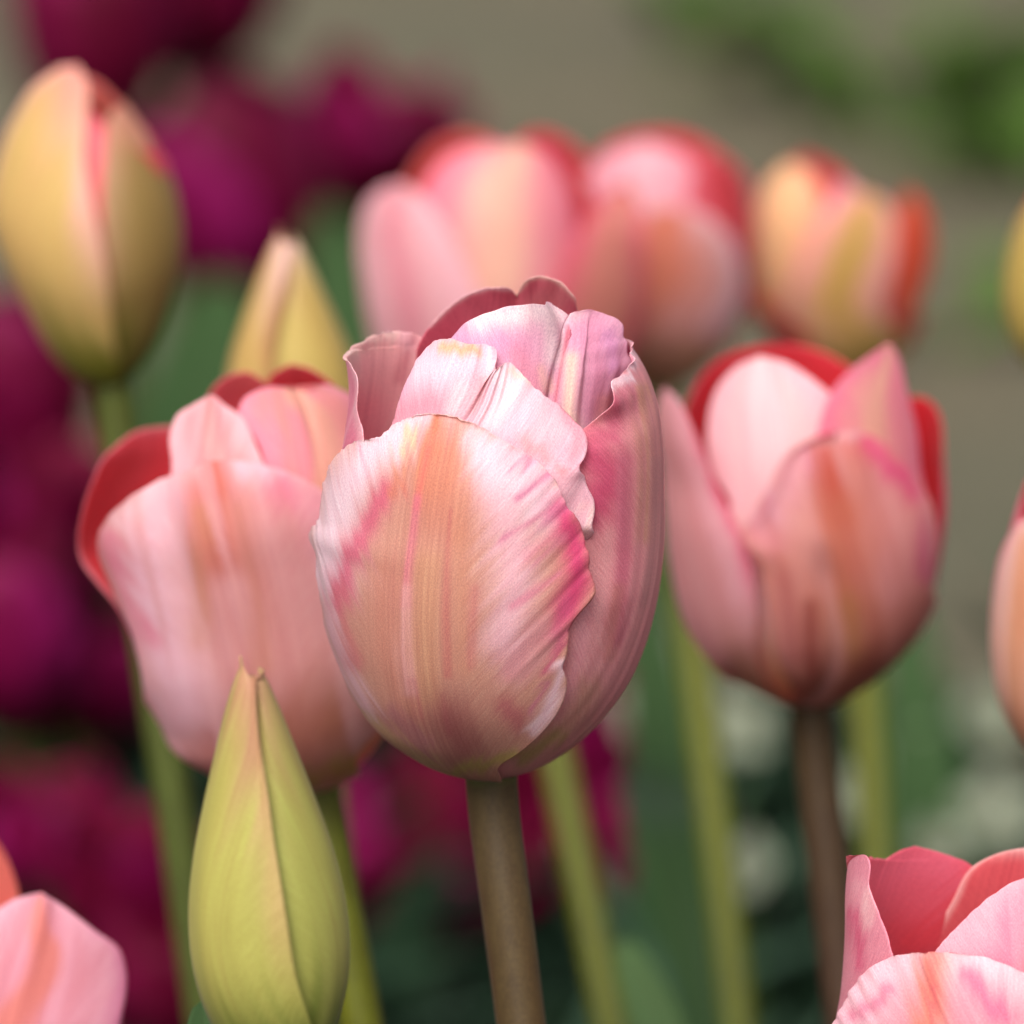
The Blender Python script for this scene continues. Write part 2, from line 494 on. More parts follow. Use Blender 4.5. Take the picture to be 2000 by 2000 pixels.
# ------------------------------------------------------------------ the setting: soil, path
def ground_sheet(name, x0, x1, y0, y1, z, mat, nx=2, ny=2, bump=0.0):
    xs = np.linspace(x0, x1, nx); ys = np.linspace(y0, y1, ny)
    Xg, Yg = np.meshgrid(xs, ys)
    Z = z + bump * (fbm(Xg * 14, Yg * 14, 5, 4) - 0.5)
    V = np.stack([Xg, Yg, Z], -1).reshape(-1, 3)
    idx = np.arange(nx * ny).reshape(ny, nx)
    f = np.stack([idx[:-1, :-1].ravel(), idx[:-1, 1:].ravel(), idx[1:, 1:].ravel(), idx[1:, :-1].ravel()], 1)
    o = make_mesh(name, V, f, [mat])
    o['kind'] = 'structure'
    return o
ground_sheet('ground', -150, 150, -100, 300, -0.03, ground_material('earth', (66, 58, 46), (90, 82, 66), (76, 80, 56), 5), 2, 2)
ground_sheet('path', -6, 6, 1.72, 9.0, -0.008, ground_material('path_grit', (80, 72, 56), (98, 89, 71), (80, 78, 62), 16), 60, 40, 0.006)
ground_sheet('soil', -1.6, 1.6, -0.6, 1.78, 0.0, ground_material('soil', (28, 22, 17), (44, 35, 27), (36, 30, 22), 30), 160, 120, 0.03)

# ------------------------------------------------------------------ the sharp tulip in the middle
PROF_BODY = [(0, 3.4), (0.8, 5.6), (2.6, 9.2), (5.5, 12.8), (9.6, 16.6), (15, 20.0), (20.5, 22.0), (25, 23.0), (34, 23.9)]
def body_prof(k, *top):
    return Prof([(h, r * k if h > 2 else r) for h, r in PROF_BODY] + list(top))
GREENSTEM = ramp((0, (112, 116, 50)), (0.3, (108, 112, 40)), (1, (92, 108, 40)))

F = Frame(at(955, 1504, 0.80), 1.0, 4.5)
main = thing('tulip', 'large sharp pink and apricot tulip in the middle on a brown stem', 'tulip', (0, 0, 0), 'pink tulips')
base_pt = None
sp = stem_points(F, at(1018, 2000, 0.80))
main.location = Vector(sp[-1])
main.location.z = 0
bpy.context.view_layer.update()
tube('stem', sp, [0.0037, 0.0031, 0.0028, 0.0028, 0.0033, 0.0038], ramp((0, (128, 138, 70)), (0.010, (112, 120, 60)), (0.017, (104, 86, 58)), (0.15, (106, 86, 56)), (0.3, (102, 88, 50)), (0.6, (96, 90, 40)), (1, (80, 92, 44))), main, n=32, m=120)

def warpf(psi, X, Y, s, a):
    return ((fbm(psi * 0.6, X * 0.06, s, 3) - 0.5) * a, (fbm(psi * 0.6 + 9, X * 0.06, s + 5, 3) - 0.5) * a)

# front petal
def c_front(U, V, X, Y, psi, px, py):
    w = warpf(psi, X, Y, 3, 46)
    wx = ((fbm(X * 0.55, Y * 0.02, 31, 3) - 0.5) * 40, 0 * X)
    c = np.broadcast_to(lin((206, 158, 136)), U.shape + (3,)).copy()
    P = lambda pts, wd, rgb, k=1.0, ww=w: paint(c, px, py, pts, wd, rgb, k, ww)
    c = P([(749, 1120), (757, 1272), (800, 1390)], 40, (206, 146, 124), 0.8, wx)
    c = P([(836, 1100), (832, 1252), (836, 1360)], 30, (208, 162, 124), 0.75, wx)
    c = P([(905, 1060), (910, 1300)], 26, (206, 150, 120), 0.7, wx)
    c = P([(954, 910), (993, 1016), (1003, 1134), (985, 1250)], 46, (238, 198, 208), 0.9)
    c = P([(935, 870), (985, 930), (1060, 990)], 44, (240, 224, 233), 0.95)
    c = P([(1000, 880), (1075, 960)], 30, (236, 214, 225), 0.9)
    c = P([(820, 822), (720, 885), (672, 955), (644, 1045), (636, 1120)], 52, (240, 226, 235), 1.0)
    c = P([(634, 1110), (646, 1230), (672, 1300), (730, 1400)], 13, (234, 200, 212), 0.8)
    c = P([(757, 957), (728, 1005), (697, 1058), (675, 1118), (662, 1170)], 24, (214, 100, 130), 0.85)
    c = P([(662, 1160), (672, 1230), (690, 1290)], 20, (214, 118, 128), 0.6)
    c = P([(855, 930), (862, 1010)], 56, (208, 142, 116), 0.7, wx)
    c = P([(838, 850), (818, 920)], 20, (214, 146, 104), 0.65, wx)
    c = P([(862, 806), (862, 835)], 15, (208, 130, 90), 0.95, wx)
    c = P([(862, 835), (858, 880)], 25, (210, 134, 98), 0.85, wx)
    c = P([(858, 880), (852, 940)], 46, (208, 138, 106), 0.75, wx)
    c = P([(806, 842), (786, 880)], 15, (240, 214, 164), 0.8)
    c = P([(785, 915), (770, 965)], 12, (208, 136, 92), 0.5)
    c = P([(895, 900), (910, 970), (905, 1040)], 24, (210, 146, 110), 0.35, wx)
    c = P([(844, 878), (832, 937), (822, 990)], 10, (226, 128, 110), 0.8, wx)
    c = P([(822, 975), (812, 1047), (800, 1114), (792, 1180)], 12, (222, 124, 148), 0.65, wx)
    c = P([(795, 1150), (789, 1272), (800, 1350)], 12, (230, 180, 172), 0.8, wx)
    c = P([(880, 1000), (876, 1200), (880, 1320)], 7, (196, 112, 108), 0.6, wx)
    c = P([(935, 1150), (925, 1300)], 10, (200, 120, 118), 0.5, wx)
    c = P([(1098, 1000), (1122, 1060), (1132, 1130), (1108, 1190)], 34, (208, 66, 118), 0.95, (w[0] * 0.45, w[1] * 0.45))
    c = P([(1108, 1180), (1092, 1224), (1080, 1275), (1070, 1300)], 17, (200, 86, 124), 0.85)
    c = P([(1010, 975), (1075, 930)], 9, (210, 112, 158), 0.75)
    c = P([(985, 1050), (1060, 1010), (1095, 985)], 8, (212, 116, 156), 0.6)
    c = P([(1000, 1180), (1090, 1120)], 9, (214, 118, 150), 0.6)
    c = P([(690, 870), (720, 940)], 6, (214, 160, 190), 0.5)
    c = P([(1000, 925), (1040, 905)], 8, (214, 130, 170), 0.6)
    c = P([(1030, 1080), (1085, 1040)], 18, (214, 120, 150), 0.5)
    c = P([(1000, 1300), (1060, 1230)], 30, (216, 150, 160), 0.7)
    c = P([(985, 1370), (1013, 1412)], 24, (182, 96, 106), 0.75)
    c = P([(905, 1455), (880, 1410)], 60, (156, 92, 90), 0.9, wx)
    c = P([(867, 1360), (878, 1430)], 8, (160, 82, 90), 0.4, wx)
    c = P([(805, 1330), (818, 1400)], 7, (186, 100, 112), 0.4, wx)
    c = P([(760, 1390), (830, 1460)], 16, (186, 120, 130), 0.6)
    c = P([(1096, 1300), (1093, 1345), (1072, 1395), (1046, 1425)], 13, (238, 214, 222), 0.95)
    c = P([(1065, 1340), (1040, 1390)], 9, (202, 110, 150), 0.6)
    c = P([(715, 1395), (790, 1462), (850, 1495)], 10, (196, 172, 116), 0.7)
    c = P([(880, 1506), (1010, 1478)], 13, (180, 164, 92), 0.9)
    return c
def r_front(U, V, X, Y, psi, th, h):
    e = np.clip(U, 0, 1); l = np.clip(-U, 0, 1)
    rip = (vnoise(psi * 0.30 + 3.3, X * 0.03, 12) - 0.5) * 0.7 + (vnoise(psi * 0.8, X * 0.05, 15) - 0.5) * 0.35
    z = 1.2 * np.exp(-(X / 2.2) ** 2) * smooth(0.5, 0.95, V) * 0.5
    rib = (vnoise(X * 0.9, Y * 0.02, 44) - 0.5) * 0.2 * smooth(0.0, 0.2, V) * (1 - smooth(5, 10, np.abs(X)))
    return 0.9 + rip * e ** 2.6 * smooth(0.2, 0.4, V) + rip * 0.7 * l ** 3 * smooth(0.3, 0.5, V) + z + rib + 0.4 * e ** 6 + 0.2 * l ** 8 * smooth(0.3, 0.6, V)
pf = body_prof(1.0, (42, 23.2), (49, 22.0), (55, 19.4), (60, 16.0), (66, 11))
L1 = [('c', -62, 0.6), (805, 1472), (753, 1433), (710, 1378), (675, 1303), (649, 1232), (639, 1173), (631, 1118), (629, 1083), (619, 1049), (635, 1016), (643, 957), (663, 902), (698, 863), (749, 851), (785, 823), (820, 808)]
R1 = [('c', 14, 0.4), (972, 1493), (1013, 1462), (1060, 1417), (1090, 1370), (1100, 1331), (1092, 1298), (1101, 1264), (1106, 1226), (1120, 1196), (1143, 1168), (1151, 1152), (1145, 1115), (1135, 1063), (1126, 1024), (1098, 977), (1080, 937), (1052, 902), (993, 859), (938, 827), (895, 808)]
petal(main, F, pf, L1, R1, (862, 803), c_front, in_col((226, 150, 150), (205, 90, 95), (240, 214, 204)), nu=141, nv=201, relief=r_front, ruff=0.45, seed=1, bow=0.10)

# right petal
def c_right(U, V, X, Y, psi, px, py):
    w = warpf(psi, X, Y, 8, 40)
    wx = ((fbm(X * 0.5, Y * 0.02, 61, 3) - 0.5) * 36, 0 * X)
    c = np.broadcast_to(lin((228, 158, 160)), U.shape + (3,)).copy()
    P = lambda pts, wd, rgb, k=1.0, ww=w: paint(c, px, py, pts, wd, rgb, k, ww)
    c = P([(1150, 880), (1185, 920), (1160, 1000)], 50, (204, 80, 116), 0.95)
    c = P([(1205, 790), (1190, 850)], 26, (200, 92, 122), 0.8)
    c = P([(1225, 730), (1235, 800)], 20, (206, 120, 140), 0.7)
    c = P([(1255, 760), (1268, 900), (1262, 1050)], 14, (212, 158, 134), 0.9, wx)
    c = P([(1228, 900), (1225, 1100), (1205, 1250)], 18, (202, 108, 130), 0.9, wx)
    c = P([(1185, 1050), (1170, 1200), (1150, 1300)], 20, (222, 158, 160), 0.9, wx)
    c = P([(1213, 1150), (1190, 1280)], 13, (196, 128, 116), 0.6, wx)
    c = P([(1140, 1180), (1130, 1280), (1110, 1360)], 16, (226, 160, 168), 0.9, wx)
    c = P([(1150, 1350), (1120, 1410)], 26, (190, 146, 120), 0.7)
    c = P([(1090, 1435), (1020, 1478)], 20, (178, 158, 98), 0.9)
    c = P([(1285, 900), (1286, 1040), (1262, 1180)], 9, (206, 150, 150), 0.6, wx)
    c = P([(1203, 752), (1222, 738), (1234, 714), (1240, 690)], 11, (242, 224, 230), 0.95)
    c = P([(1236, 672), (1258, 700)], 10, (214, 170, 186), 0.7)
    return c
def r_right(U, V, X, Y, psi, th, h):
    l = np.clip(-U, 0, 1)
    rip = (vnoise(psi * 0.25 + 7.3, X * 0.03, 22) - 0.5) * 1.6
    rib = (vnoise(X * 0.6, Y * 0.02, 47) - 0.5) * 0.22 * smooth(0.0, 0.2, V)
    return -0.2 + rip * l ** 3 + rib - 3.2 * l ** 2 * smooth(0.030, 0.038, h) * (1 - smooth(0.0545, 0.0590, h)) + 0.3 * l ** 8 * smooth(0.80, 0.95, V)
pr = body_prof(1.0, (42, 23.7), (49, 23.3), (55, 22.3), (59, 20.7), (62, 18.8), (65, 16.6), (70, 13))
L2 = [('c', -25, 0.6), ('c', -8, 6), ('c', 6, 15), ('c', 15, 25), (1085, 1010), (1098, 945), (1114, 904), (1137, 887), (1159, 863), (1181, 837), (1196, 803), (1198, 773), (1201, 748), (1219, 735), (1230, 714), (1233, 694), (1236, 681)]
R2 = [('c', 100, 0.6), ('c', 135, 6), ('c', 142, 20), ('c', 142, 35), ('c', 142, 46), ('c', 144, 56), (1204, 668, 'b'), (1218, 662, 'b')]
petal(main, F, pr, L2, R2, (1239, 669), c_right, in_col((190, 80, 120), (196, 70, 90), (240, 200, 206)), nu=111, nv=161, relief=r_right, ruff=0.0, seed=2, bow=0.05)

# inner front petal, cleft at its midrib
def c_mid(U, V, X, Y, psi, px, py):
    w = warpf(psi, X, Y, 18, 30)
    wx = ((fbm(X * 0.5, Y * 0.02, 71, 3) - 0.5) * 24, 0 * X)
    c = np.broadcast_to(lin((236, 196, 212)), U.shape + (3,)).copy()
    P = lambda pts, wd, rgb, k=1.0, ww=w: paint(c, px, py, pts, wd, rgb, k, ww)
    c = P([(745, 830), (800, 800), (850, 790)], 40, (226, 150, 166), 0.85)
    c = P([(770, 760), (800, 700)], 20, (228, 178, 206), 0.8, wx)
    c = P([(830, 720), (900, 720), (955, 700)], 36, (244, 226, 236), 0.9)
    c = P([(862, 676), (905, 686), (930, 690)], 13, (222, 190, 138), 0.9)
    c = P([(945, 745), (925, 800)], 14, (216, 130, 130), 0.55, wx)
    c = P([(900, 760), (885, 800)], 22, (244, 230, 232), 0.8, wx)
    c = P([(985, 745), (1000, 760), (960, 820)], 34, (244, 232, 234), 0.9)
    c = P([(1000, 722), (1035, 748)], 10, (236, 212, 180), 0.6)
    c = P([(1050, 790), (1075, 830), (1040, 850)], 36, (238, 206, 214), 0.9)
    c = P([(1100, 800), (1125, 850), (1110, 900)], 18, (228, 146, 160), 0.85)
    c = P([(1020, 860), (1060, 890)], 14, (232, 160, 160), 0.6)
    c = P([(1085, 925), (1120, 960), (1130, 1010)], 34, (238, 196, 208), 0.9)
    c = P([(1148, 1000), (1150, 1045)], 12, (240, 214, 206), 0.8)
    c = P([(1095, 915), (1080, 905)], 10, (226, 130, 130), 0.6)
    return c
def r_mid(U, V, X, Y, psi, th, h):
    e = np.clip(U, 0, 1); l = np.clip(-U, 0, 1)
    rip = (vnoise(psi * 0.28 + 1.3, X * 0.03, 32) - 0.5) * 1.8
    groove = -0.9 * np.exp(-(U / 0.06) ** 2) * smooth(0.72, 0.95, V)
    pleat = 0.25 * np.sin(X * 3.2) * np.exp(-((X - 2.5) / 3.5) ** 2) * smooth(0.6, 0.9, V)
    cup = -0.6 * np.exp(-(((X + 5.5) / 3.2) ** 2)) * smooth(0.86, 0.99, V)
    over = 1.0 * np.exp(-((X + 2.0) / 1.3) ** 2) * smooth(0.8, 0.98, V)
    return -2.0 + rip * (e ** 2) * smooth(0.3, 0.5, V) + groove + pleat + cup + over + 3.7 * e ** 2 * smooth(0.038, 0.043, h) * (1 - smooth(0.054, 0.061, h))
pm = body_prof(0.97, (42, 22.4), (50, 20.6), (57, 17.8), (63, 14.8), (68, 11.2), (74, 7))
L3 = [('c', -55, 0.6), ('c', -62, 12), ('c', -66, 28), ('c', -64, 40), (738, 845), (760, 773), (790, 706), (816, 678), (857, 667), (898, 677), (950, 682), (969, 692), (971, 702), (968, 716)]
M3 = [('c', -5, 0.6), ('c', -5, 20), ('c', -3, 38), (890, 850), (917, 811), (940, 768), (958, 740)]
R3 = [('c', 42, 0.6), ('c', 50, 15), ('c', 52, 28), (1139, 1069), (1155, 1055), (1158, 1043), (1149, 1024), (1153, 1000), (1152, 975), (1140, 948), (1132, 926), (1118, 911), (1116, 904), (1126, 885), (1129, 855), (1122, 826), (1099, 796), (1066, 773), (1029, 740), (1005, 720), (992, 718), (978, 724)]
petal(main, F, pm, L3, R3, (967, 729), c_mid, in_col((226, 140, 150), (205, 90, 95)), M=M3, nu=121, nv=181, relief=r_mid, ruff=0.35, seed=3)

# upper inner petal, creased at its midrib
def c_top(U, V, X, Y, psi, px, py):
    w = warpf(psi, X, Y, 28, 30)
    wx = ((fbm(X * 0.6, Y * 0.02, 81, 3) - 0.5) * 22, 0 * X)
    c = np.broadcast_to(lin((228, 176, 202)), U.shape + (3,)).copy()
    P = lambda pts, wd, rgb, k=1.0, ww=w: paint(c, px, py, pts, wd, rgb, k, ww)
    c = P([(880, 665), (950, 650), (1000, 680)], 30, (226, 166, 206), 0.8)
    c = P([(935, 625), (1020, 605), (1080, 608)], 26, (246, 236, 236), 1.0)
    c = P([(1080, 620), (1082, 700)], 18, (242, 226, 228), 0.8, wx)
    c = P([(1010, 690), (1060, 760)], 26, (228, 150, 172), 0.7, wx)
    c = P([(1060, 720), (1070, 760)], 10, (238, 200, 180), 0.6, wx)
    c = P([(1105, 640), (1092, 720), (1080, 790)], 6, (196, 86, 104), 0.8, wx)
    c = P([(1120, 612), (1128, 612)], 16, (242, 224, 226), 0.9)
    c = P([(1150, 640), (1170, 720), (1165, 800)], 34, (212, 142, 172), 0.85, wx)
    c = P([(1190, 650), (1200, 720)], 16, (206, 146, 190), 0.8)
    c = P([(1118, 700), (1112, 800), (1125, 870)], 14, (234, 222, 190), 0.85, wx)
    c = P([(1180, 780), (1165, 850)], 12, (232, 160, 160), 0.7, wx)
    return c
def r_top(U, V, X, Y, psi, th, h):
    e = np.clip(U, 0, 1)
    groove = -1.2 * np.exp(-(U / 0.09) ** 2) * smooth(0.5, 0.8, V)
    pleat = 1.1 * (vnoise(X * 0.55 + 3, Y * 0.03, 53) - 0.5) * smooth(0, 2.0, X) * smooth(0.55, 0.85, V)
    curl = 1.1 * e ** 5 * smooth(0.6, 0.9, V)
    return groove + pleat + curl + (vnoise(psi * 0.3, X * 0.05, 52) - 0.5) * 0.8 * np.abs(U) ** 3
pt = body_prof(0.82, (42, 18.0), (50, 15.4), (57, 12.6), (63, 10.4), (68, 8.2), (72, 6.2), (78, 3.5))
L4 = [('c', -20, 0.6), ('c', -20, 20), ('c', -24, 42), (860, 690), (898, 639), (935, 617), (973, 604), (1021, 594), (1066, 596), (1096, 602), (1107, 609)]
M4 = [('c', 30, 0.6), ('c', 32, 25), ('c', 30, 45), (1081, 785), (1093, 715), (1105, 640)]
R4 = [('c', 75, 0.6), ('c', 80, 20), ('c', 82, 40), (1195, 800), (1214, 740), (1222, 712), (1212, 690), (1211, 668), (1200, 655), (1193, 632), (1166, 613), (1137, 605), (1120, 607)]
petal(main, F, pt, L4, R4, (1111, 616), c_top, in_col((205, 120, 140), (190, 70, 85)), M=M4, nu=121, nv=161, relief=r_top, ruff=0.0, seed=4)

# left petal, seen from inside
def c_left(U, V, X, Y, psi, px, py):
    w = fbm(psi * 0.4, X * 0.06, 91, 3)[..., None]
    c = lin((220, 120, 150)) * (1 - w) + lin((228, 168, 184)) * w
    g = smooth(0.85, 1.0, np.maximum(np.abs(U), V ** 3))[..., None] * 0.6
    return c * (1 - g) + lin((236, 212, 214)) * g
def ci_left(U, V, X, Y, psi, px, py):
    w = warpf(psi, X, Y, 38, 30)
    wx = ((fbm(X * 0.6, Y * 0.02, 95, 3) - 0.5) * 26, 0 * X)
    c = np.broadcast_to(lin((246, 150, 148)), U.shape + (3,)).copy()
    P = lambda pts, wd, rgb, k=1.0, ww=w: paint(c, px, py, pts, wd, rgb, k, ww)
    c = P([(700, 860), (715, 800)], 46, (236, 100, 112), 0.9)
    c = P([(735, 720), (745, 690)], 22, (232, 140, 138), 0.8, wx)
    c = P([(800, 670), (780, 650)], 20, (226, 150, 160), 0.8)
    c = P([(790, 690), (775, 740)], 10, (200, 80, 92), 0.7, wx)
    c = P([(676, 744), (676, 700), (690, 676), (725, 656), (765, 648)], 18, (214, 166, 150), 0.95)
    return c
def r_left(U, V, X, Y, psi, th, h):
    e = np.clip(U, 0, 1)
    return -1.5 + 1.3 * smooth(0.6, 0.8, V) + (vnoise(psi * 0.25, X * 0.03, 62) - 0.5) * 1.2 * np.abs(U) ** 2 + 0.5 * smooth(0.9, 1.0, V)
pl = body_prof(1.0, (42, 23.0), (49, 22.2), (56, 21.0), (61, 20.9), (66, 21.4), (70, 21))
L5 = [('c', -150, 0.6), ('c', -172, 8), ('c', -182, 25), ('c', -182, 45), ('c', -178, 54), (840, 680, 'l'), (826, 662, 'l'), (794, 648, 'l'), (780, 650, 'l')]
R5 = [('c', -62, 0.6), ('c', -56, 15), ('c', -54, 30), (690, 900), (692, 855), (690, 800), (692, 760), (688, 735), (678, 712), (674, 700, 'l'), (686, 679, 'l'), (723, 657, 'l')]
petal(main, F, pl, L5, R5, (762, 647, 'l'), c_left, ci_left, lift_in=0.50, nu=101, nv=141, relief=r_left, ruff=0.3, seed=5, bow=0.03)

# back petal, dark rose inner face, notched tip
def ci_back(U, V, X, Y, psi, px, py):
    w = warpf(psi, X, Y, 48, 26)
    c = np.broadcast_to(lin((196, 78, 96)), U.shape + (3,)).copy()
    P = lambda pts, wd, rgb, k=1.0, ww=w: paint(c, px, py, pts, wd, rgb, k, ww)
    c = P([(1090, 575), (1050, 600)], 34, (196, 104, 108), 0.8)
    c = P([(850, 650), (880, 640)], 30, (204, 70, 92), 0.7)
    c = P([(838, 635), (880, 594), (917, 571), (958, 560), (998, 564)], 5, (224, 180, 180), 0.9, None)
    c = P([(1014, 566), (1032, 544), (1055, 538), (1081, 543), (1107, 560), (1126, 582)], 5, (214, 176, 158), 0.9, None)
    return c
pb = body_prof(0.95, (42, 22.6), (50, 21.4), (57, 19.8), (63, 17.6), (68, 14.6), (73, 11), (78, 7))
def r_back(U, V, X, Y, psi, th, h):
    return 0.8 * np.exp(-(X / 1.6) ** 2) * smooth(0.8, 1, V) + (vnoise(psi * 0.3, X * 0.04, 66) - 0.5) * 0.8 * np.abs(U) ** 3
R6 = [('c', 135, 0.6), ('c', 130, 10), ('c', 128, 30), ('c', 130, 50), (1140, 640, 'b'), (1127, 600, 'b'), (1125, 581, 'b'), (1107, 561, 'b'), (1081, 544, 'b'), (1055, 539, 'b'), (1032, 544, 'b'), (1015, 564, 'b')]
L6 = [('c', 200, 0.6), ('c', 206, 10), ('c', 208, 30), ('c', 206, 46), (812, 705, 'b'), (814, 676, 'b'), (838, 636, 'b'), (880, 595, 'b'), (917, 572, 'b'), (958, 561, 'b'), (996, 565, 'b')]
M6 = [('c', 180, 0.6), ('c', 180, 20), ('c', 182, 45), (1000, 640, 'b'), (1006, 600, 'b')]
petal(main, F, pb, L6, R6, (1008, 581, 'b'), c_left, ci_back, lift_in=0.75, M=M6, nu=81, nv=121, relief=r_back, ruff=0.2, seed=6)
#PART2
# ------------------------------------------------------------------ the other pink tulips
def plant(name, label, cat, F, via, stem_col, rads=(0.0035, 0.0031, 0.0030, 0.0032, 0.0038), group='pink tulips'):
    sp = stem_points(F, via)
    t = thing(name, label, cat, (float(sp[-1][0]), float(sp[-1][1]), 0.0), group)
    tube('stem', sp, rads, ramp(*stem_col), t, n=16, m=50)
    return t
OLIVE = [(0, (120, 124, 44)), (0.15, (118, 122, 26)), (0.6, (104, 114, 22)), (1, (80, 100, 36))]
BROWN = [(0, (92, 74, 46)), (0.15, (100, 74, 58)), (0.5, (104, 84, 56)), (0.75, (104, 96, 40)), (1, (80, 90, 44))]
GREEN = [(0, (96, 104, 40)), (0.15, (98, 108, 44)), (0.5, (92, 108, 44)), (1, (70, 96, 46))]
def cprof(k, *top):
    return Prof([(h, (r if h < 1 else r * k)) for h, r in PROF_BODY] + list(top))
RED_IN = in_col((226, 74, 88), (214, 60, 60), (232, 120, 120), 3)

def cc(*p): return [('c', a, h) for a, h in p]
# left neighbour
F2 = Frame(at(618, 1528, 0.868), -10.5, 4)
t2 = plant('tulip', 'wide open pink tulip with an orange flame and red inside left of the sharp tulip', 'tulip', F2, at(706, 2000, 0.868), OLIVE)
def c2front(U, V, X, Y, psi, px, py):
    w = warpf(psi, X, Y, 203, 50); wx = ((fbm(X * 0.5, Y * 0.02, 211, 3) - 0.5) * 40, 0 * X)
    c = np.broadcast_to(lin((222, 166, 162)), U.shape + (3,)).copy()
    P = lambda pts, wd, rgb, k=1.0, ww=w: paint(c, px, py, pts, wd, rgb, k, ww)
    c = P([(320, 960), (290, 1100), (330, 1300), (360, 1400)], 64, (240, 204, 218), 1.0)
    c = P([(370, 915), (300, 960), (250, 1010)], 26, (246, 224, 230), 0.9)
    c = P([(212, 1060), (240, 1130), (290, 1250)], 22, (232, 140, 166), 0.8)
    c = P([(470, 905), (550, 920)], 34, (244, 212, 224), 0.95)
    c = P([(560, 960), (640, 1010), (640, 1060)], 44, (226, 132, 160), 0.8)
    c = P([(520, 1050), (600, 1150)], 60, (222, 170, 170), 0.6)
    c = P([(408, 905), (412, 960)], 20, (206, 104, 82), 1.0, wx)
    c = P([(412, 950), (418, 1010), (432, 1090)], 38, (206, 112, 90), 0.8, wx)
    c = P([(398, 1000), (394, 1120), (392, 1250)], 22, (204, 142, 106), 0.75, wx)
    c = P([(470, 1000), (500, 1150), (510, 1300)], 22, (212, 154, 124), 0.6, wx)
    c = P([(450, 1150), (460, 1280)], 22, (230, 180, 180), 0.6, wx)
    c = P([(420, 1460), (520, 1440)], 70, (184, 120, 112), 0.8)
    c = P([(600, 1440), (700, 1380)], 90, (178, 116, 88), 0.9)
    c = P([(600, 1525), (720, 1480)], 26, (170, 150, 60), 0.9)
    w3 = fbm(X * 0.3 + 4, Y * 0.015, 77, 3)
    k1 = (0.5 * smooth(0.52, 0.72, w3))[..., None]; k2 = (0.4 * smooth(0.46, 0.28, w3))[..., None]
    c = c * (1 - k1) + lin((238, 196, 200)) * k1
    c = c * (1 - k2) + lin((206, 134, 124)) * k2
    return c
c2f = gen_col((224, 168, 158), (240, 206, 220), (214, 128, 98), (176, 112, 84), 0.30, 5, 0.95, (224, 128, 160), 0.16)
p2 = cprof(1.03, (42, 25.4), (50, 26.0), (56, 25.0), (62, 23))
petal(t2, F2, p2, [('c', -60, 0.6), (408, 1502), (368, 1480), (324, 1410), (289, 1326), (264, 1226), (229, 1147), (204, 1082), (205, 1038), (249, 978), (309, 938), (368, 914)],
      [('c', 50, 0.6), (690, 1475), (760, 1390), (800, 1250), (792, 1150), (750, 1060), (690, 1000), (630, 958), (582, 930), (522, 906), (460, 896)], (408, 896), c2front, (228, 150, 150),
      relief=lambda U, V, X, Y, psi, th, h: 1.0 + 0.8 * np.exp(-((X + 4.2) / 2.0) ** 2) * smooth(0.4, 0.8, V) - 1.2 * np.exp(-((X + 9) / 4.0) ** 2) * smooth(0.4, 0.8, V), seed=11, ruff=0.3)
petal(t2, F2, cprof(1.0, (42, 25.5), (48, 25.0), (56, 23)), [('c', -75, 0.6), ('c', -80, 10), (300, 1340, 'l'), (250, 1226, 'l'), (190, 1140, 'l'), (153, 1077, 'l'), (163, 988, 'l'), (189, 918, 'l'), (224, 872, 'l'), (269, 841, 'l')],
      cc((-165, 0.6), (-170, 20), (-172, 38)) + [(440, 860, 'l'), (390, 836, 'l')], (331, 832, 'l'), gen_col((216, 110, 120), (222, 120, 130), (210, 110, 90), (190, 120, 96), 0.3, 6), in_col((236, 92, 104), (226, 58, 62), (236, 150, 160), 4), seed=12)
petal(t2, F2, cprof(0.93, (42, 22.5), (50, 21.5), (57, 18.5), (63, 15), (70, 10)), [('c', -75, 0.6), ('c', -75, 20), ('c', -72, 38), (338, 900), (335, 845), (345, 815), (378, 789)],
      [('c', 10, 0.6), ('c', 10, 30), (520, 920), (498, 865), (474, 815), (440, 790)], (408, 772), gen_col((226, 152, 152), (238, 190, 196), (232, 180, 172), (204, 110, 96), 0.3, 7, 0.6, None, 0.42), (224, 130, 130), seed=13,
      relief=lambda U, V, X, Y, psi, th, h: 0.4 - 1.2 * np.exp(-(X / 1.6) ** 2) * smooth(0.7, 0.9, V))
petal(t2, F2, cprof(0.90, (42, 21.5), (50, 20.5), (57, 17.5), (63, 14), (70, 10)), [('c', -20, 0.6), ('c', -25, 25), ('c', -25, 40), (500, 860), (464, 815), (474, 785), (500, 766), (537, 756)],
      [('c', 70, 0.6), ('c', 75, 25), ('c', 75, 42), (735, 850), (700, 775), (655, 752), (610, 764)], (586, 760), gen_col((230, 156, 150), (234, 150, 170), (230, 186, 150), (214, 150, 110), 0.35, 8, 0.7, None, 0.4), (224, 130, 130), seed=14,
      relief=lambda U, V, X, Y, psi, th, h: -0.6 - 1.4 * np.exp(-(X / 1.2) ** 2) * smooth(0.6, 0.9, V))
petal(t2, F2, cprof(0.9, (42, 22), (50, 20.5), (57, 18.5), (63, 15.5), (70, 11)), [('c', 245, 0.6), ('c', 245, 30), (395, 800, 'b'), (420, 752, 'b'), (448, 732, 'b')], [('c', 185, 0.6), ('c', 182, 30), (560, 800, 'b'), (516, 744, 'b')], (485, 725, 'b'), c2f, in_col((206, 84, 92), (210, 50, 56), (224, 110, 112), 9), seed=15)
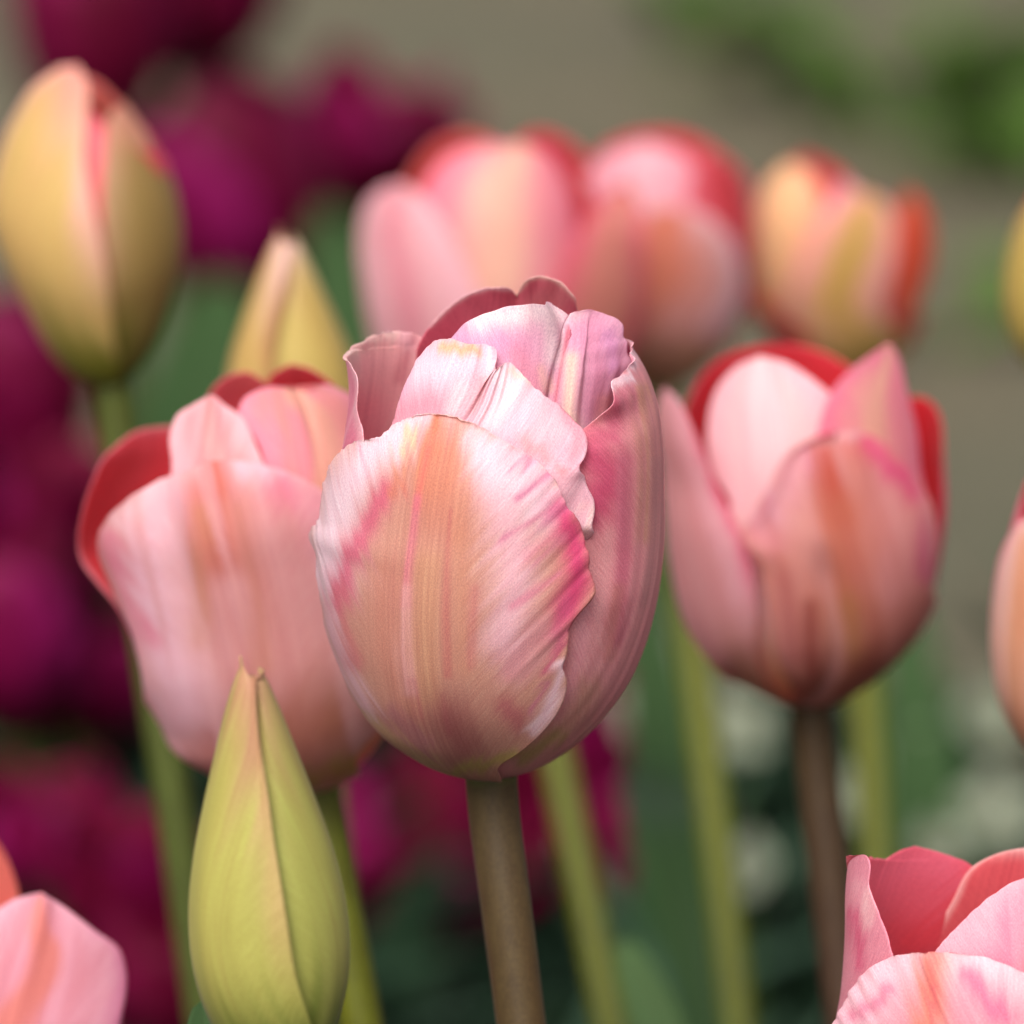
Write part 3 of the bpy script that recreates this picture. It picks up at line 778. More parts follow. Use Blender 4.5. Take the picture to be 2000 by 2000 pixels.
petal(t2, F2, cprof(0.95, (42, 23), (50, 21.5), (57, 19.5), (63, 16.5), (70, 12)), [('c', 205, 0.6), ('c', 204, 30), (520, 785, 'b'), (527, 735, 'b')], [('c', 130, 0.6), ('c', 132, 30), (690, 800, 'b'), (645, 745, 'b'), (602, 718, 'b')], (567, 711, 'b'), c2f, in_col((206, 52, 62), (210, 40, 50), (214, 90, 96), 10), seed=16)

# right neighbour
def c3front(U, V, X, Y, psi, px, py):
    w = warpf(psi, X, Y, 303, 40); wx = ((fbm(X * 0.5, Y * 0.02, 311, 3) - 0.5) * 36, 0 * X)
    c = np.broadcast_to(lin((212, 144, 128)), U.shape + (3,)).copy()
    P = lambda pts, wd, rgb, k=1.0, ww=w: paint(c, px, py, pts, wd, rgb, k, ww)
    c = P([(1500, 1000), (1540, 930), (1580, 885)], 44, (228, 174, 192), 0.95)
    c = P([(1470, 1036), (1510, 1060)], 26, (230, 160, 168), 0.8)
    c = P([(1592, 858), (1628, 846), (1668, 842)], 16, (240, 216, 222), 0.9)
    c = P([(1720, 930), (1760, 1050), (1750, 1150)], 48, (224, 164, 160), 0.8)
    c = P([(1614, 880), (1622, 940), (1640, 1010)], 26, (198, 92, 72), 1.0, wx)
    c = P([(1640, 1000), (1650, 1100), (1645, 1180)], 40, (198, 116, 88), 0.8, wx)
    c = P([(1690, 868), (1740, 905), (1790, 965)], 26, (216, 84, 130), 0.95)
    c = P([(1812, 1010), (1808, 1120)], 22, (206, 100, 140), 0.8)
    c = P([(1660, 1190), (1670, 1270)], 40, (190, 134, 84), 0.8, wx)
    c = P([(1535, 1130), (1552, 1280)], 24, (188, 112, 108), 0.8, wx)
    c = P([(1586, 1180), (1590, 1340)], 13, (150, 66, 58), 0.8, wx)
    c = P([(1560, 1345), (1640, 1345), (1700, 1300)], 34, (140, 76, 54), 0.85)  # brown foot: darker base tone of the petal plus underside shade painted in
    w3 = fbm(X * 0.3 + 4, Y * 0.015, 77, 3)
    k1 = (0.5 * smooth(0.52, 0.72, w3))[..., None]; k2 = (0.4 * smooth(0.46, 0.28, w3))[..., None]
    c = c * (1 - k1) + lin((230, 176, 170)) * k1
    c = c * (1 - k2) + lin((190, 106, 92)) * k2
    return c
F3 = Frame(at(1580, 1366, 0.915), -1.5, 4)
t3 = plant('tulip', 'pink tulip with petals parted in front showing red behind, right of the sharp tulip', 'tulip', F3, at(1652, 2000, 0.915), BROWN)
p3 = cprof(0.92, (40, 21.6), (48, 21.8), (56, 21), (64, 19))
petal(t3, F3, p3, [('c', -110, 0.6), (1403, 1306), (1347, 1225), (1319, 1124), (1306, 1003), (1293, 860), (1290, 800)], [('c', -22, 0.6), (1490, 1306), (1480, 1230), (1477, 1165), (1468, 1084), (1444, 1028), (1411, 963), (1371, 866), (1331, 781)], (1306, 752),
      gen_col((218, 158, 158), (232, 180, 190), (216, 164, 164), (196, 140, 110), 0.3, 15, 0.5, (224, 96, 130)), (214, 80, 90), seed=21, relief=lambda U, V, X, Y, psi, th, h: 0.6 + 0 * U)
petal(t3, F3, cprof(0.95, (40, 22.3), (48, 21.2), (56, 18.4), (64, 15)), [('c', -25, 0.6), (1549, 1346), (1525, 1286), (1502, 1180), (1482, 1082), (1459, 1040), (1476, 1003), (1508, 939), (1541, 878), (1588, 850)],
      [('c', 100, 0.6), (1674, 1330), (1734, 1278), (1787, 1213), (1811, 1145), (1817, 1064), (1813, 1003), (1791, 947), (1759, 906), (1700, 850), (1665, 838)], (1628, 840),
      c3front, (216, 90, 100), seed=22, ruff=0.3,
      relief=lambda U, V, X, Y, psi, th, h: 1.2 - 1.5 * np.exp(-((X + 7) / 2.2) ** 2) * (1 - smooth(0.45, 0.6, V)) + 1.0 * smooth(0.7, 1, -U) * smooth(0.5, 0.6, V))
petal(t3, F3, cprof(0.86, (40, 20), (48, 18.6), (56, 16), (62, 13), (70, 8)), [('c', -70, 0.6), ('c', -60, 15), ('c', -58, 30), (1425, 980), (1391, 923), (1380, 842), (1399, 761), (1436, 717)],
      [('c', 20, 0.6), ('c', 25, 20), (1625, 920), (1660, 838), (1640, 789), (1593, 745), (1533, 707)], (1484, 695), gen_col((242, 208, 206), (240, 196, 204), (240, 222, 222), (232, 184, 130), 0.4, 17), (224, 120, 130), seed=23)
petal(t3, F3, cprof(0.86, (40, 20.0), (48, 19.4), (56, 18.4), (62, 17), (70, 14)), [('c', 15, 0.6), ('c', 25, 20), (1590, 880), (1634, 752), (1662, 723), (1706, 690)], [('c', 100, 0.6), ('c', 100, 20), (1800, 930), (1791, 842), (1771, 761), (1753, 692)], (1736, 669),
      gen_col((230, 160, 160), (230, 134, 160), (230, 186, 160), (226, 180, 130), 0.35, 18), (224, 120, 130), seed=24)
L, R, T = generic(112, 44, 47)
petal(t3, F3, cprof(0.93, (40, 21.8), (48, 21.4), (56, 20)), L, R, T, gen_col((214, 90, 120), (220, 100, 130), (210, 110, 90), (190, 110, 90), 0.3, 19), in_col((216, 40, 52), (204, 36, 46), (220, 60, 70), 11), seed=25)
petal(t3, F3, cprof(0.9, (40, 21), (48, 20.5), (56, 19.4), (62, 17), (70, 12)), [('c', 255, 0.6), ('c', 250, 30), (1335, 810, 'b'), (1371, 733, 'b'), (1432, 688, 'b')], [('c', 140, 0.6), ('c', 140, 30), (1730, 790, 'b'), (1634, 700, 'b'), (1573, 676, 'b')], (1500, 672, 'b'), c2f, in_col((204, 56, 66), (214, 40, 48), (214, 80, 88), 12), seed=26)

# corner tulip, lower right
F4 = Frame(at(1940, 2490, 0.795), 0.0, 3)
t4 = plant('tulip', 'sharp open pink tulip in the lower right corner with its coral inside visible', 'tulip', F4, at(1985, 2900, 0.795), OLIVE)
p4 = cprof(1.07, (42, 25.2), (48, 24.2), (54, 22), (62, 17))
def c4f(U, V, X, Y, psi, px, py):
    w = warpf(psi, X, Y, 103, 40); wx = ((fbm(X * 0.6, Y * 0.02, 111, 3) - 0.5) * 30, 0 * X)
    c = np.broadcast_to(lin((232, 168, 182)), U.shape + (3,)).copy()
    P = lambda pts, wd, rgb, k=1.0, ww=w: paint(c, px, py, pts, wd, rgb, k, ww)
    c = P([(1650, 2010), (1720, 1900), (1800, 1865)], 60, (242, 214, 224), 0.9)
    c = P([(1665, 1990), (1735, 1935)], 16, (226, 120, 156), 0.7)
    c = P([(1870, 1870), (1960, 1885), (2060, 1960)], 40, (240, 216, 222), 0.9)
    c = P([(1890, 1900), (1960, 1990)], 20, (222, 110, 150), 0.8)
    c = P([(1820, 1880), (1815, 2050)], 34, (222, 140, 108), 0.9, wx)
    c = P([(1822, 1862), (1818, 1930)], 14, (226, 130, 120), 0.9, wx)
    c = P([(1822, 1930), (1820, 2060)], 9, (226, 110, 120), 0.6, wx)
    return c
petal(t4, F4, p4, [('c', -60, 0.6), ('c', -72, 12), (1575, 2200), (1600, 2100), (1639, 2000), (1657, 1958), (1694, 1901), (1750, 1865)],
      [('c', 60, 0.6), ('c', 66, 12), (2260, 2200), (2220, 2080), (2120, 1970), (2000, 1896), (1942, 1870), (1880, 1858)], (1823, 1853), c4f, (226, 120, 130), nu=91, nv=121, ruff=0.45, seed=31,
      relief=lambda U, V, X, Y, psi, th, h: 1.0 + (vnoise(psi * 0.4, X * 0.05, 112) - 0.5) * 0.9 * np.abs(U) ** 2 + 0.8 * np.exp(-(X / 2.0) ** 2) * smooth(0.6, 0.95, V))
def c4l(U, V, X, Y, psi, px, py):
    w = warpf(psi, X, Y, 113, 40)
    c = np.broadcast_to(lin((234, 160, 178)), U.shape + (3,)).copy()
    c = paint(c, px, py, [(1690, 1740), (1690, 1800)], 18, (244, 206, 208), 0.9, w)
    c = paint(c, px, py, [(1665, 1790), (1680, 1880)], 16, (222, 96, 136), 0.8, w)
    return c
def ci4(U, V, X, Y, psi, px, py):
    w = warpf(psi, X, Y, 123, 40)
    c = np.broadcast_to(lin((216, 92, 110)), U.shape + (3,)).copy()
    c = paint(c, px, py, [(1770, 1840), (1850, 1820), (1900, 1760)], 55, (220, 66, 78), 0.9, w)
    c = paint(c, px, py, [(1720, 1700), (1790, 1680), (1850, 1690)], 40, (218, 100, 122), 0.8, w)
    return c
petal(t4, F4, cprof(0.96, (42, 22.0), (50, 21.6), (57, 21.6), (64, 21.0), (72, 20)), [('c', -160, 0.6), ('c', -172, 25), ('c', -175, 44), (1940, 1780, 'l'), (1900, 1692, 'l'), (1838, 1666, 'l')],
      [('c', -50, 0.6), ('c', -48, 25), (1750, 1880), (1719, 1787), (1697, 1724), (1700, 1702), (1717, 1689, 'l'), (1745, 1668, 'l')], (1787, 1652, 'l'), c4l, ci4, lift_in=0.9, nu=91, nv=121, seed=32, bow=0.03, ruff=0.3)
petal(t4, F4, cprof(0.86, (42, 19.5), (50, 18.6), (57, 17.0), (64, 14.4), (72, 10)), [('c', -20, 0.6), ('c', -20, 30), (1790, 1915), (1829, 1854), (1880, 1798), (1957, 1735)], [('c', 80, 0.6), ('c', 85, 30), (2200, 1800), (2150, 1720)], (2060, 1692),
      gen_col((232, 140, 170), (240, 190, 204), (230, 140, 150), (210, 150, 120), 0.3, 33), (222, 84, 100), nu=81, nv=101, seed=33, ruff=0.3)
petal(t4, F4, cprof(0.95, (42, 22.0), (50, 21), (57, 20), (64, 18.6), (72, 15)), [('c', 215, 0.6), ('c', 218, 30), (1860, 1760, 'b'), (1895, 1697, 'b'), (1952, 1666, 'b')], [('c', 130, 0.6), ('c', 130, 30), (2150, 1740, 'b'), (2100, 1680, 'b')], (2010, 1655, 'b'), c4l, in_col((222, 104, 110), (216, 62, 72), (240, 190, 184), 34), seed=34)
L, R, T = generic(70, 50, 56)
petal(t4, F4, cprof(0.99, (42, 23), (50, 22), (57, 20)), L, R, T, gen_col((226, 130, 160), (236, 180, 200), (220, 140, 110), (200, 150, 120), 0.3, 35), (216, 70, 84), seed=35)

# closed, still greenish flower, upper left
YG = (206, 186, 96)
F5 = Frame(at(217, 747, 0.975), -4.5, 3)
t5 = plant('tulip', 'half coloured tulip in the upper left, yellow green below and peach above', 'tulip', F5, at(330, 1500, 0.975), GREEN)
b5 = Prof([(0, 3.0), (0.8, 4.0), (3, 6.2), (8, 9.4), (14, 12.0), (22, 14.4), (32, 14.4), (42, 11.2), (50, 6.8), (58, 3.0)])
def bud_col(base, mid, top, marg, seed, mk=0.8):
    def f(U, V, X, Y, psi, px, py):
        n = fbm(X * 0.4 + seed * 5, Y * 0.03, seed, 3) - 0.5
        t = V + n * 0.25
        c = lin(base) * (1 - smooth(0.02, 0.3, t))[..., None] + lin(mid) * smooth(0.02, 0.3, t)[..., None]
        k = smooth(0.5, 0.95, t)[..., None]; c = c * (1 - k) + lin(top) * k
        e = (mk * smooth(0.55, 0.98, np.abs(U) + n * 0.4) * smooth(0.2, 0.5, V))[..., None]
        return c * (1 - e) + lin(marg) * e
    return f
petal(t5, F5, b5, [('c', -120, 0.6), ('c', -115, 8), ('c', -105, 20), (-6, 430), (8, 300), (60, 190), (110, 140)], [('c', 25, 0.6), (225, 680), (215, 590), (198, 480), (178, 380), (166, 300), (168, 220), (168, 160)], (152, 124),
      bud_col((116, 126, 34), (206, 188, 108), (228, 168, 146), (234, 192, 176), 41), (226, 90, 100), mat=M_PETAL, seed=41, relief=lambda U, V, X, Y, psi, th, h: 1.0 + 0 * U)
petal(t5, F5, b5, [('c', 10, 0.6), (222, 690), (214, 560), (200, 430), (204, 330), (208, 250)], [('c', 140, 0.6), ('c', 130, 8), ('c', 125, 20), ('c', 120, 34), (305, 330), (278, 250)], (243, 198),
      bud_col((98, 108, 30), (150, 134, 72), (206, 150, 124), (214, 176, 150), 42, 0.45), (226, 90, 100), seed=42)
petal(t5, F5, Prof([(0, 2.4), (3, 4.2), (8, 7.2), (14, 10.2), (22, 12.8), (32, 13.2), (42, 10.3), (50, 6.2), (58, 3)]), *generic(4, 50, 49), gen_col((238, 130, 140), (226, 90, 110), (230, 120, 120), (220, 170, 100), 0.3, 43), (226, 90, 100), seed=43)
petal(t5, F5, b5, *generic(180, 75, 52), bud_col((150, 150, 40), (206, 180, 96), (232, 170, 130), (230, 160, 150), 44), (236, 140, 130), seed=44)

# buds
def bud(label, base, d, lean, H, Rm, via, seam, cols, seed, group='green tulip buds'):
    Fb = Frame(at(base[0], base[1], d), lean, 2)
    t = plant('tulip_bud', label, 'tulip bud', Fb, via, OLIVE, (0.0030, 0.0028, 0.0028, 0.003, 0.0036), group)
    k = H / 54.0; q = Rm / 10.4
    pb_ = Prof([(h * k, r * q) for h, r in [(0, 3.0), (1, 5), (4, 7.4), (9, 9.4), (15, 10.4), (21, 10.3), (28, 9.2), (36, 7.1), (43, 5.0), (49, 3.2), (52.5, 2.0), (54.2, 1.2)]])
    tp = ('c', 10, 53.3 * k)
    s = [('c', a, h * k) for a, h in seam]
    Lr = [('c', -130, 0.5), ('c', -128, 15 * k), ('c', -125, 30 * k), ('c', -120, 45 * k), ('c', -110, 51 * k)]
    petal(t, Fb, pb_, Lr, s, tp, cols[0], cols[0], mat=M_BUD, seed=seed, lift=1.0, thick=0.0006, relief=lambda U, V, X, Y, psi, th, h: 0.35 * (1 - smooth(0.96, 1, V)) + 0.12 * np.sin(X * 1.1) * smooth(0.1, 0.4, V) + 0.5 * np.exp(-((X + 1) / 3.0) ** 2) * smooth(0.2, 0.5, V) * (1 - smooth(0.9, 1, V)) + 0.55 * smooth(0.8, 1, U), bow=0.0, label=None)
    R2 = [('c', 150, 0.5), ('c', 148, 15 * k), ('c', 145, 30 * k), ('c', 140, 45 * k), ('c', 120, 51 * k)]
    Ls = [('c', a - 25, h) for _, a, h in [(x[0], x[1], x[2]) for x in s]]
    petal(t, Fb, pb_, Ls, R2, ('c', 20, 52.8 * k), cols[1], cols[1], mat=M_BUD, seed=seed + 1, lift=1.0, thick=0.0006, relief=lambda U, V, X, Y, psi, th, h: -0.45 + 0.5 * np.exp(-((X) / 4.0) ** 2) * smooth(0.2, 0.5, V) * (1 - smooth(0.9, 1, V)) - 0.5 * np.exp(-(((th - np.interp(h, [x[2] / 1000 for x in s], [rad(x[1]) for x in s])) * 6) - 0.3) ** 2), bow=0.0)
    petal(t, Fb, pb_, *generic(190, 65, 52 * k, 0.6), cols[0], cols[0], mat=M_BUD, seed=seed + 2, lift=1.0, thick=0.0006)
    return t
B_L = bud_col((100, 114, 48), (164, 162, 86), (174, 130, 104), (180, 146, 108), 51, 0.6)
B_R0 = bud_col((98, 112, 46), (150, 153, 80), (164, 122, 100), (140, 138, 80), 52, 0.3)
def B_R(U, V, X, Y, psi, px, py):                 # dark line by the overlapped margin: green pigment with seam shade painted in
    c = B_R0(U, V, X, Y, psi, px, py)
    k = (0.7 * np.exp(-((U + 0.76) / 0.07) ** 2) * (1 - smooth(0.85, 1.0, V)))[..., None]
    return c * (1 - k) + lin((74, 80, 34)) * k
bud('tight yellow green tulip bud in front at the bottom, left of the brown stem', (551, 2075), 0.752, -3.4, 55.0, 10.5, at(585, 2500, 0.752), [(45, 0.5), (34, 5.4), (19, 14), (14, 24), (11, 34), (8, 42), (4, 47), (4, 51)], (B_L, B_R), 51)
C_L = bud_col((130, 130, 56), (178, 150, 90), (206, 172, 164), (150, 104, 70), 55, 0.95)
bud('small pointed yellow bud rising behind the wide open tulip', (585, 960), 0.965, -2.0, 44.5, 11.6, at(640, 1500, 0.965), [(-10, 0.5), (-8, 10), (-12, 20), (-16, 30), (-14, 38), (-8, 42)], (C_L, bud_col((130, 130, 56), (174, 154, 86), (208, 178, 164), (174, 142, 96), 56, 0.5)), 55)

# row of flowers behind
def cup(name, label, base, d, lean, via, stem_col, spec, lean_cam=3):
    Fc = Frame(at(base[0], base[1], d), lean, lean_cam)
    t = plant(name, label, 'tulip', Fc, via, stem_col)
    for i, (th, hw, H, prof, cf, inn, kw) in enumerate(spec):
        petal(t, Fc, prof, *generic(th, hw, H, kw.pop('pt', 0.0), kw.pop('sk', 0.0)), cf, inn, seed=hash_seed(base) + i, nu=37, nv=49, **kw)
    return t
def hash_seed(b): return int(abs(b[0]) * 3 + abs(b[1])) % 211
PURS = 1.15
OUT = cprof(1.0, (42, 23.4), (50, 22), (57, 19.6), (63, 16.5), (70, 12))
INN = cprof(0.92, (42, 21.6), (50, 20.4), (57, 18.4), (64, 15.4), (72, 11))
pink = lambda s: gen_col((230, 168, 168), (238, 192, 206), (226, 150, 150), (206, 150, 120), 0.25, s, 0.7)
rose_cream = lambda s: gen_col((240, 170, 170), (236, 136, 156), (242, 206, 170), (224, 170, 120), 0.4, s, 0.9)
rust = lambda s: gen_col((206, 122, 104), (204, 92, 104), (184, 116, 92), (170, 116, 84), 0.35, s, 0.7)
orange_in = in_col((232, 104, 84), (220, 70, 60), (238, 140, 124), 8)
def traced(name, label, base, d, lean, via, stem_col, spec, lean_cam=3):
    Fc = Frame(at(base[0], base[1], d), lean, lean_cam)
    t = plant(name, label, 'tulip', Fc, via, stem_col)
    for i, (prof, L, R, tip, cf, inn) in enumerate(spec):
        petal(t, Fc, prof, L, R, tip, cf, inn, seed=hash_seed(base) + i, nu=45, nv=61)
    return t
def cc(*p): return [('c', a, h) for a, h in p]
B8 = lambda k: cprof(k, (42, 23.6 * k), (50, 22.4 * k), (57, 20 * k), (63, 17 * k), (70, 12 * k))
deep_in = in_col((222, 80, 84), (206, 44, 50), (226, 120, 116), 8)
traced('tulip', 'large soft pink tulip directly behind the top of the sharp tulip', (958, 868), 1.09, -1.5, at(1112, 1600, 1.06), OLIVE, [
    (B8(1.02), cc((-85, 0.6), (-95, 10)) + [(735, 700), (708, 560), (701, 450), (712, 405), (740, 372)], cc((0, 0.6), (0, 10)) + [(960, 720), (940, 590), (900, 500), (860, 430), (825, 385)], (782, 356), gen_col((232, 178, 184), (240, 200, 208), (226, 150, 164), (222, 170, 150), 0.22, 61, 0.8), deep_in),
    (B8(0.95), cc((-40, 0.6), (-40, 25)) + [(800, 500), (815, 420), (835, 350), (880, 302), (940, 284)], cc((45, 0.6), (45, 25)) + [(1130, 560), (1125, 440), (1108, 360), (1070, 300)], (1015, 280), gen_col((238, 168, 170), (232, 130, 152), (242, 208, 176), (228, 180, 140), 0.42, 64, 0.9), deep_in),
    (B8(1.02), cc((10, 0.6), (10, 10)) + [(1050, 680), (1080, 570), (1110, 490), (1150, 420), (1185, 375)], cc((110, 0.6)) + [(1150, 830), (1210, 740), (1250, 640), (1260, 550), (1260, 450), (1246, 388)], (1225, 360), gen_col((216, 140, 124), (214, 100, 120), (212, 146, 124), (214, 160, 130), 0.5, 62, 0.8), deep_in),
    (B8(0.97), cc((250, 0.6), (250, 30)) + [(775, 420, 'b'), (808, 330, 'b'), (850, 278, 'b')], cc((190, 0.6), (185, 30)) + [(1000, 360, 'b'), (985, 300, 'b'), (955, 270, 'b')], (905, 258, 'b'), pink(63), in_col((228, 100, 88), (214, 60, 60), (232, 140, 124), 8)),
    (B8(0.97), cc((200, 0.6), (195, 30)) + [(985, 360, 'b'), (992, 305, 'b'), (1012, 275, 'b')], cc((140, 0.6), (140, 30)) + [(1150, 380, 'b'), (1128, 300, 'b'), (1090, 264, 'b')], (1045, 255, 'b'), pink(65), in_col((226, 76, 92), (206, 50, 60), None, 3)),
    (B8(0.96), cc((160, 0.6), (155, 30), (150, 45)), cc((100, 0.6), (100, 30), (105, 45)), ('c', 125, 52), pink(66), deep_in)])
B9 = lambda k: cprof(k * 0.86, (42, 20.0 * k), (50, 19 * k), (57, 16.6 * k), (64, 13 * k))
red_out = lambda s: gen_col((214, 70, 84), (224, 110, 124), (206, 70, 70), (200, 110, 90), 0.3, s, 0.6)
traced('tulip', 'pink tulip with a rusty orange flame, second from the right in the rear row', (1290, 757), 1.14, -2, at(1395, 1600, 1.10), OLIVE, [
    (B9(1.02), cc((-85, 0.6), (-90, 8)) + [(1112, 630), (1114, 530), (1140, 460), (1190, 425), (1255, 408)], cc((75, 0.6), (85, 8)) + [(1410, 665), (1448, 590), (1442, 500), (1405, 440), (1362, 412)], (1316, 404), gen_col((220, 160, 148), (240, 208, 216), (214, 132, 102), (216, 166, 130), 0.42, 71, 0.95), RED_IN),
    (B9(0.95), cc((-90, 0.6), (-90, 25)) + [(1128, 430), (1145, 345), (1180, 305)], cc((25, 0.6), (30, 25)) + [(1380, 450), (1368, 360), (1340, 305)], (1262, 276), gen_col((240, 192, 204), (238, 170, 186), (240, 206, 214), (224, 170, 130), 0.4, 74), RED_IN),
    (B9(0.97), cc((25, 0.6), (30, 25)) + [(1345, 430), (1350, 350), (1368, 305)], cc((115, 0.6), (115, 25)) + [(1462, 520), (1474, 430), (1462, 360), (1432, 318)], (1398, 294), red_out(75), RED_IN),
    (B9(0.92), cc((240, 0.6), (235, 30)) + [(1150, 370, 'b'), (1170, 300, 'b')], cc((130, 0.6), (130, 30)) + [(1440, 390, 'b'), (1400, 300, 'b'), (1330, 262, 'b')], (1245, 262, 'b'), pink(76), in_col((216, 76, 90), (200, 44, 50), None, 3)),
    (B9(0.97), cc((-65, 0.6), (-62, 15), (-62, 34)), cc((-170, 0.6), (-170, 34)), ('c', -115, 50), pink(72), RED_IN)])
B10 = lambda k: Prof([(h, r * k) for h, r in [(0, 3.8), (1, 5), (4, 8.4), (9, 12.6), (16, 16.4), (24, 18.8), (32, 19.8), (40, 19.4), (47, 17.4), (54, 13.5), (60, 9)]])
traced('tulip', 'cream and scarlet tulip with an olive midrib at the right of the rear row', (1648, 765), 1.17, -2, at(1700, 1500, 1.13), OLIVE, [
    (B10(1.03), cc((-25, 0.6), (-30, 8)) + [(1535, 620), (1552, 540), (1580, 470), (1625, 410)], cc((60, 0.6), (65, 10)) + [(1725, 610), (1745, 520), (1748, 440), (1730, 395)], (1688, 374), gen_col((228, 184, 136), (234, 172, 168), (190, 170, 76), (176, 166, 72), 0.34, 81, 1.0), RED_IN),
    (B10(0.95), cc((-80, 0.6), (-80, 20)) + [(1476, 520), (1474, 430), (1492, 365)], cc((0, 0.6), (0, 20)) + [(1590, 520), (1608, 430), (1600, 365), (1580, 335)], (1540, 318), gen_col((246, 214, 150), (240, 176, 140), (248, 222, 156), (230, 190, 110), 0.5, 84), RED_IN),
    (B10(1.03), cc((-120, 0.6), (-120, 10)) + [(1456, 590), (1452, 560)], cc((-25, 0.6), (-25, 8)) + [(1560, 640), (1535, 625), (1490, 590)], (1466, 540), gen_col((206, 60, 56), (214, 60, 66), (206, 70, 60), (196, 120, 80), 0.3, 82), RED_IN),
    (B10(1.04), cc((45, 0.6), (50, 10)) + [(1742, 600), (1750, 500), (1752, 430)], cc((120, 0.6), (125, 10)) + [(1786, 610), (1812, 540), (1822, 470), (1808, 405)], (1772, 366), gen_col((218, 84, 56), (216, 110, 70), (226, 70, 50), (190, 150, 70), 0.4, 83), RED_IN),
    (B10(0.9), cc((230, 0.6), (225, 25)) + [(1530, 370, 'b'), (1548, 325, 'b')], cc((140, 0.6), (140, 25)) + [(1670, 420, 'b'), (1660, 360, 'b'), (1630, 330, 'b')], (1572, 302, 'b'), pink(86), in_col((226, 84, 92), (212, 50, 54), None, 3)),
    (B10(0.9), cc((5, 0.6), (5, 20)) + [(1600, 500), (1610, 420)], cc((70, 0.6), (70, 20)) + [(1730, 470), (1700, 400)], (1650, 350), pink(85), RED_IN)])
OUT9 = cprof(0.86, (42, 20.4), (50, 19), (57, 16.4)); INN9 = cprof(0.8, (42, 19), (50, 17.8), (57, 15.6), (64, 12))
EGG = Prof([(0, 3.2), (0.8, 5), (3, 8.6), (8, 12.6), (14, 15), (22, 15.9), (32, 14.6), (42, 11.2), (50, 7.0), (58, 3.2)])
EGG2 = Prof([(h, r * 0.93) for h, r in [(0, 3.2), (0.8, 5), (3, 8.6), (8, 12.6), (14, 15), (22, 15.9), (32, 14.6), (42, 11.2), (50, 7.0), (58, 3.2)]])
SM = lambda e, k: Prof(np.stack([e.h * 1000 * k, e.r * 1000 * k], 1)[::12])
ych = lambda s: bud_col((130, 136, 40), (186, 174, 84), (206, 178, 100), (206, 170, 120), s)
cup('tulip', 'yellow ochre half open tulip cut off by the right edge, the upper one', (2092, 745), 1.0, -3, at(2130, 1500, 1.0), OLIVE, [
    (-60, 62, 33, SM(EGG, 0.72), ych(91), RED_IN, {'pt': 0.3}), (60, 62, 34, SM(EGG, 0.72), ych(92), RED_IN, {'pt': 0.3}), (180, 62, 33, SM(EGG, 0.72), ych(93), RED_IN, {'pt': 0.3}),
    (0, 60, 34, SM(EGG2, 0.72), ych(94), RED_IN, {'pt': 0.3}), (120, 60, 34, SM(EGG2, 0.72), ych(95), RED_IN, {'pt': 0.3}), (-120, 60, 34, SM(EGG2, 0.72), ych(96), RED_IN, {'pt': 0.3})])
pch = lambda s: gen_col((226, 180, 146), (240, 214, 204), (216, 160, 112), (190, 138, 98), 0.4, s, 0.8, (226, 110, 140))
EO = Prof([(0, 3.2), (0.8, 5), (3, 9), (8, 13.4), (14, 16), (22, 17), (32, 16.4), (42, 14.4), (50, 11.4), (58, 7.4)]); EI = Prof(np.stack([EO.h * 1000, EO.r * 930], 1)[::12])
cup('tulip', 'peach coloured tulip cut off by the right edge, the lower one', (2152, 1525), 0.885, -2, at(2200, 2200, 0.885), OLIVE, [
    (-42, 55, 46, EO, pch(101), RED_IN, {}), (70, 55, 46, EO, pch(102), RED_IN, {}), (190, 55, 46, EO, pch(103), RED_IN, {}),
    (12, 50, 49, EI, pink(104), RED_IN, {}), (130, 50, 49, EI, pink(105), RED_IN, {}), (-108, 50, 48, EI, gen_col((226, 110, 140), (230, 130, 150), (220, 130, 130), (200, 140, 100), 0.3, 106), RED_IN, {})])

# lower left corner tulip
F13 = Frame(at(70, 2330, 0.865), -1, 3)
t13 = plant('tulip', 'pink tulip with a salmon flame in the lower left corner', 'tulip', F13, at(120, 2800, 0.865), OLIVE)
c13 = gen_col((216, 150, 164), (230, 178, 196), (214, 128, 112), (180, 110, 90), 0.34, 108, 0.85, (206, 116, 160))
petal(t13, F13, cprof(0.92, (40, 20.6), (48, 18), (54, 15)), [('c', -60, 0.6), ('c', -62, 15), ('c', -60, 28), (-90, 1920), (-30, 1800), (20, 1757)], [('c', 62, 0.6), ('c', 62, 15), (218, 2080), (229, 2000), (239, 1895), (229, 1857), (180, 1815), (124, 1770)], (78, 1738), c13, (220, 110, 120), seed=108, relief=lambda U, V, X, Y, psi, th, h: 0.8 + 0.7 * np.exp(-(X / 1.6) ** 2) * smooth(0.5, 0.9, V))
for i, (th, hw, H, pr_, cf) in enumerate([(-85, 46, 40, OUT9, rust(110)), (115, 50, 16, OUT9, pink(111)), (180, 46, 36, INN9, pink(113)), (55, 46, 16, INN9, pink(114))]):
    petal(t13, F13, pr_, *generic(th, hw, H), cf, in_col((240, 130, 110), (226, 90, 80), None, 5), seed=120 + i, nu=37, nv=49)

petal(t13, F13, INN9, cc((250, 0.6), (250, 30)) + [(-150, 1760, 'b'), (-105, 1650, 'b')], cc((185, 0.6), (180, 30)) + [(44, 1820, 'b'), (36, 1741, 'b'), (16, 1682, 'b')], (-28, 1606, 'b'), pink(112), in_col((240, 140, 124), (226, 100, 90), None, 5), seed=126, nu=37, nv=49)

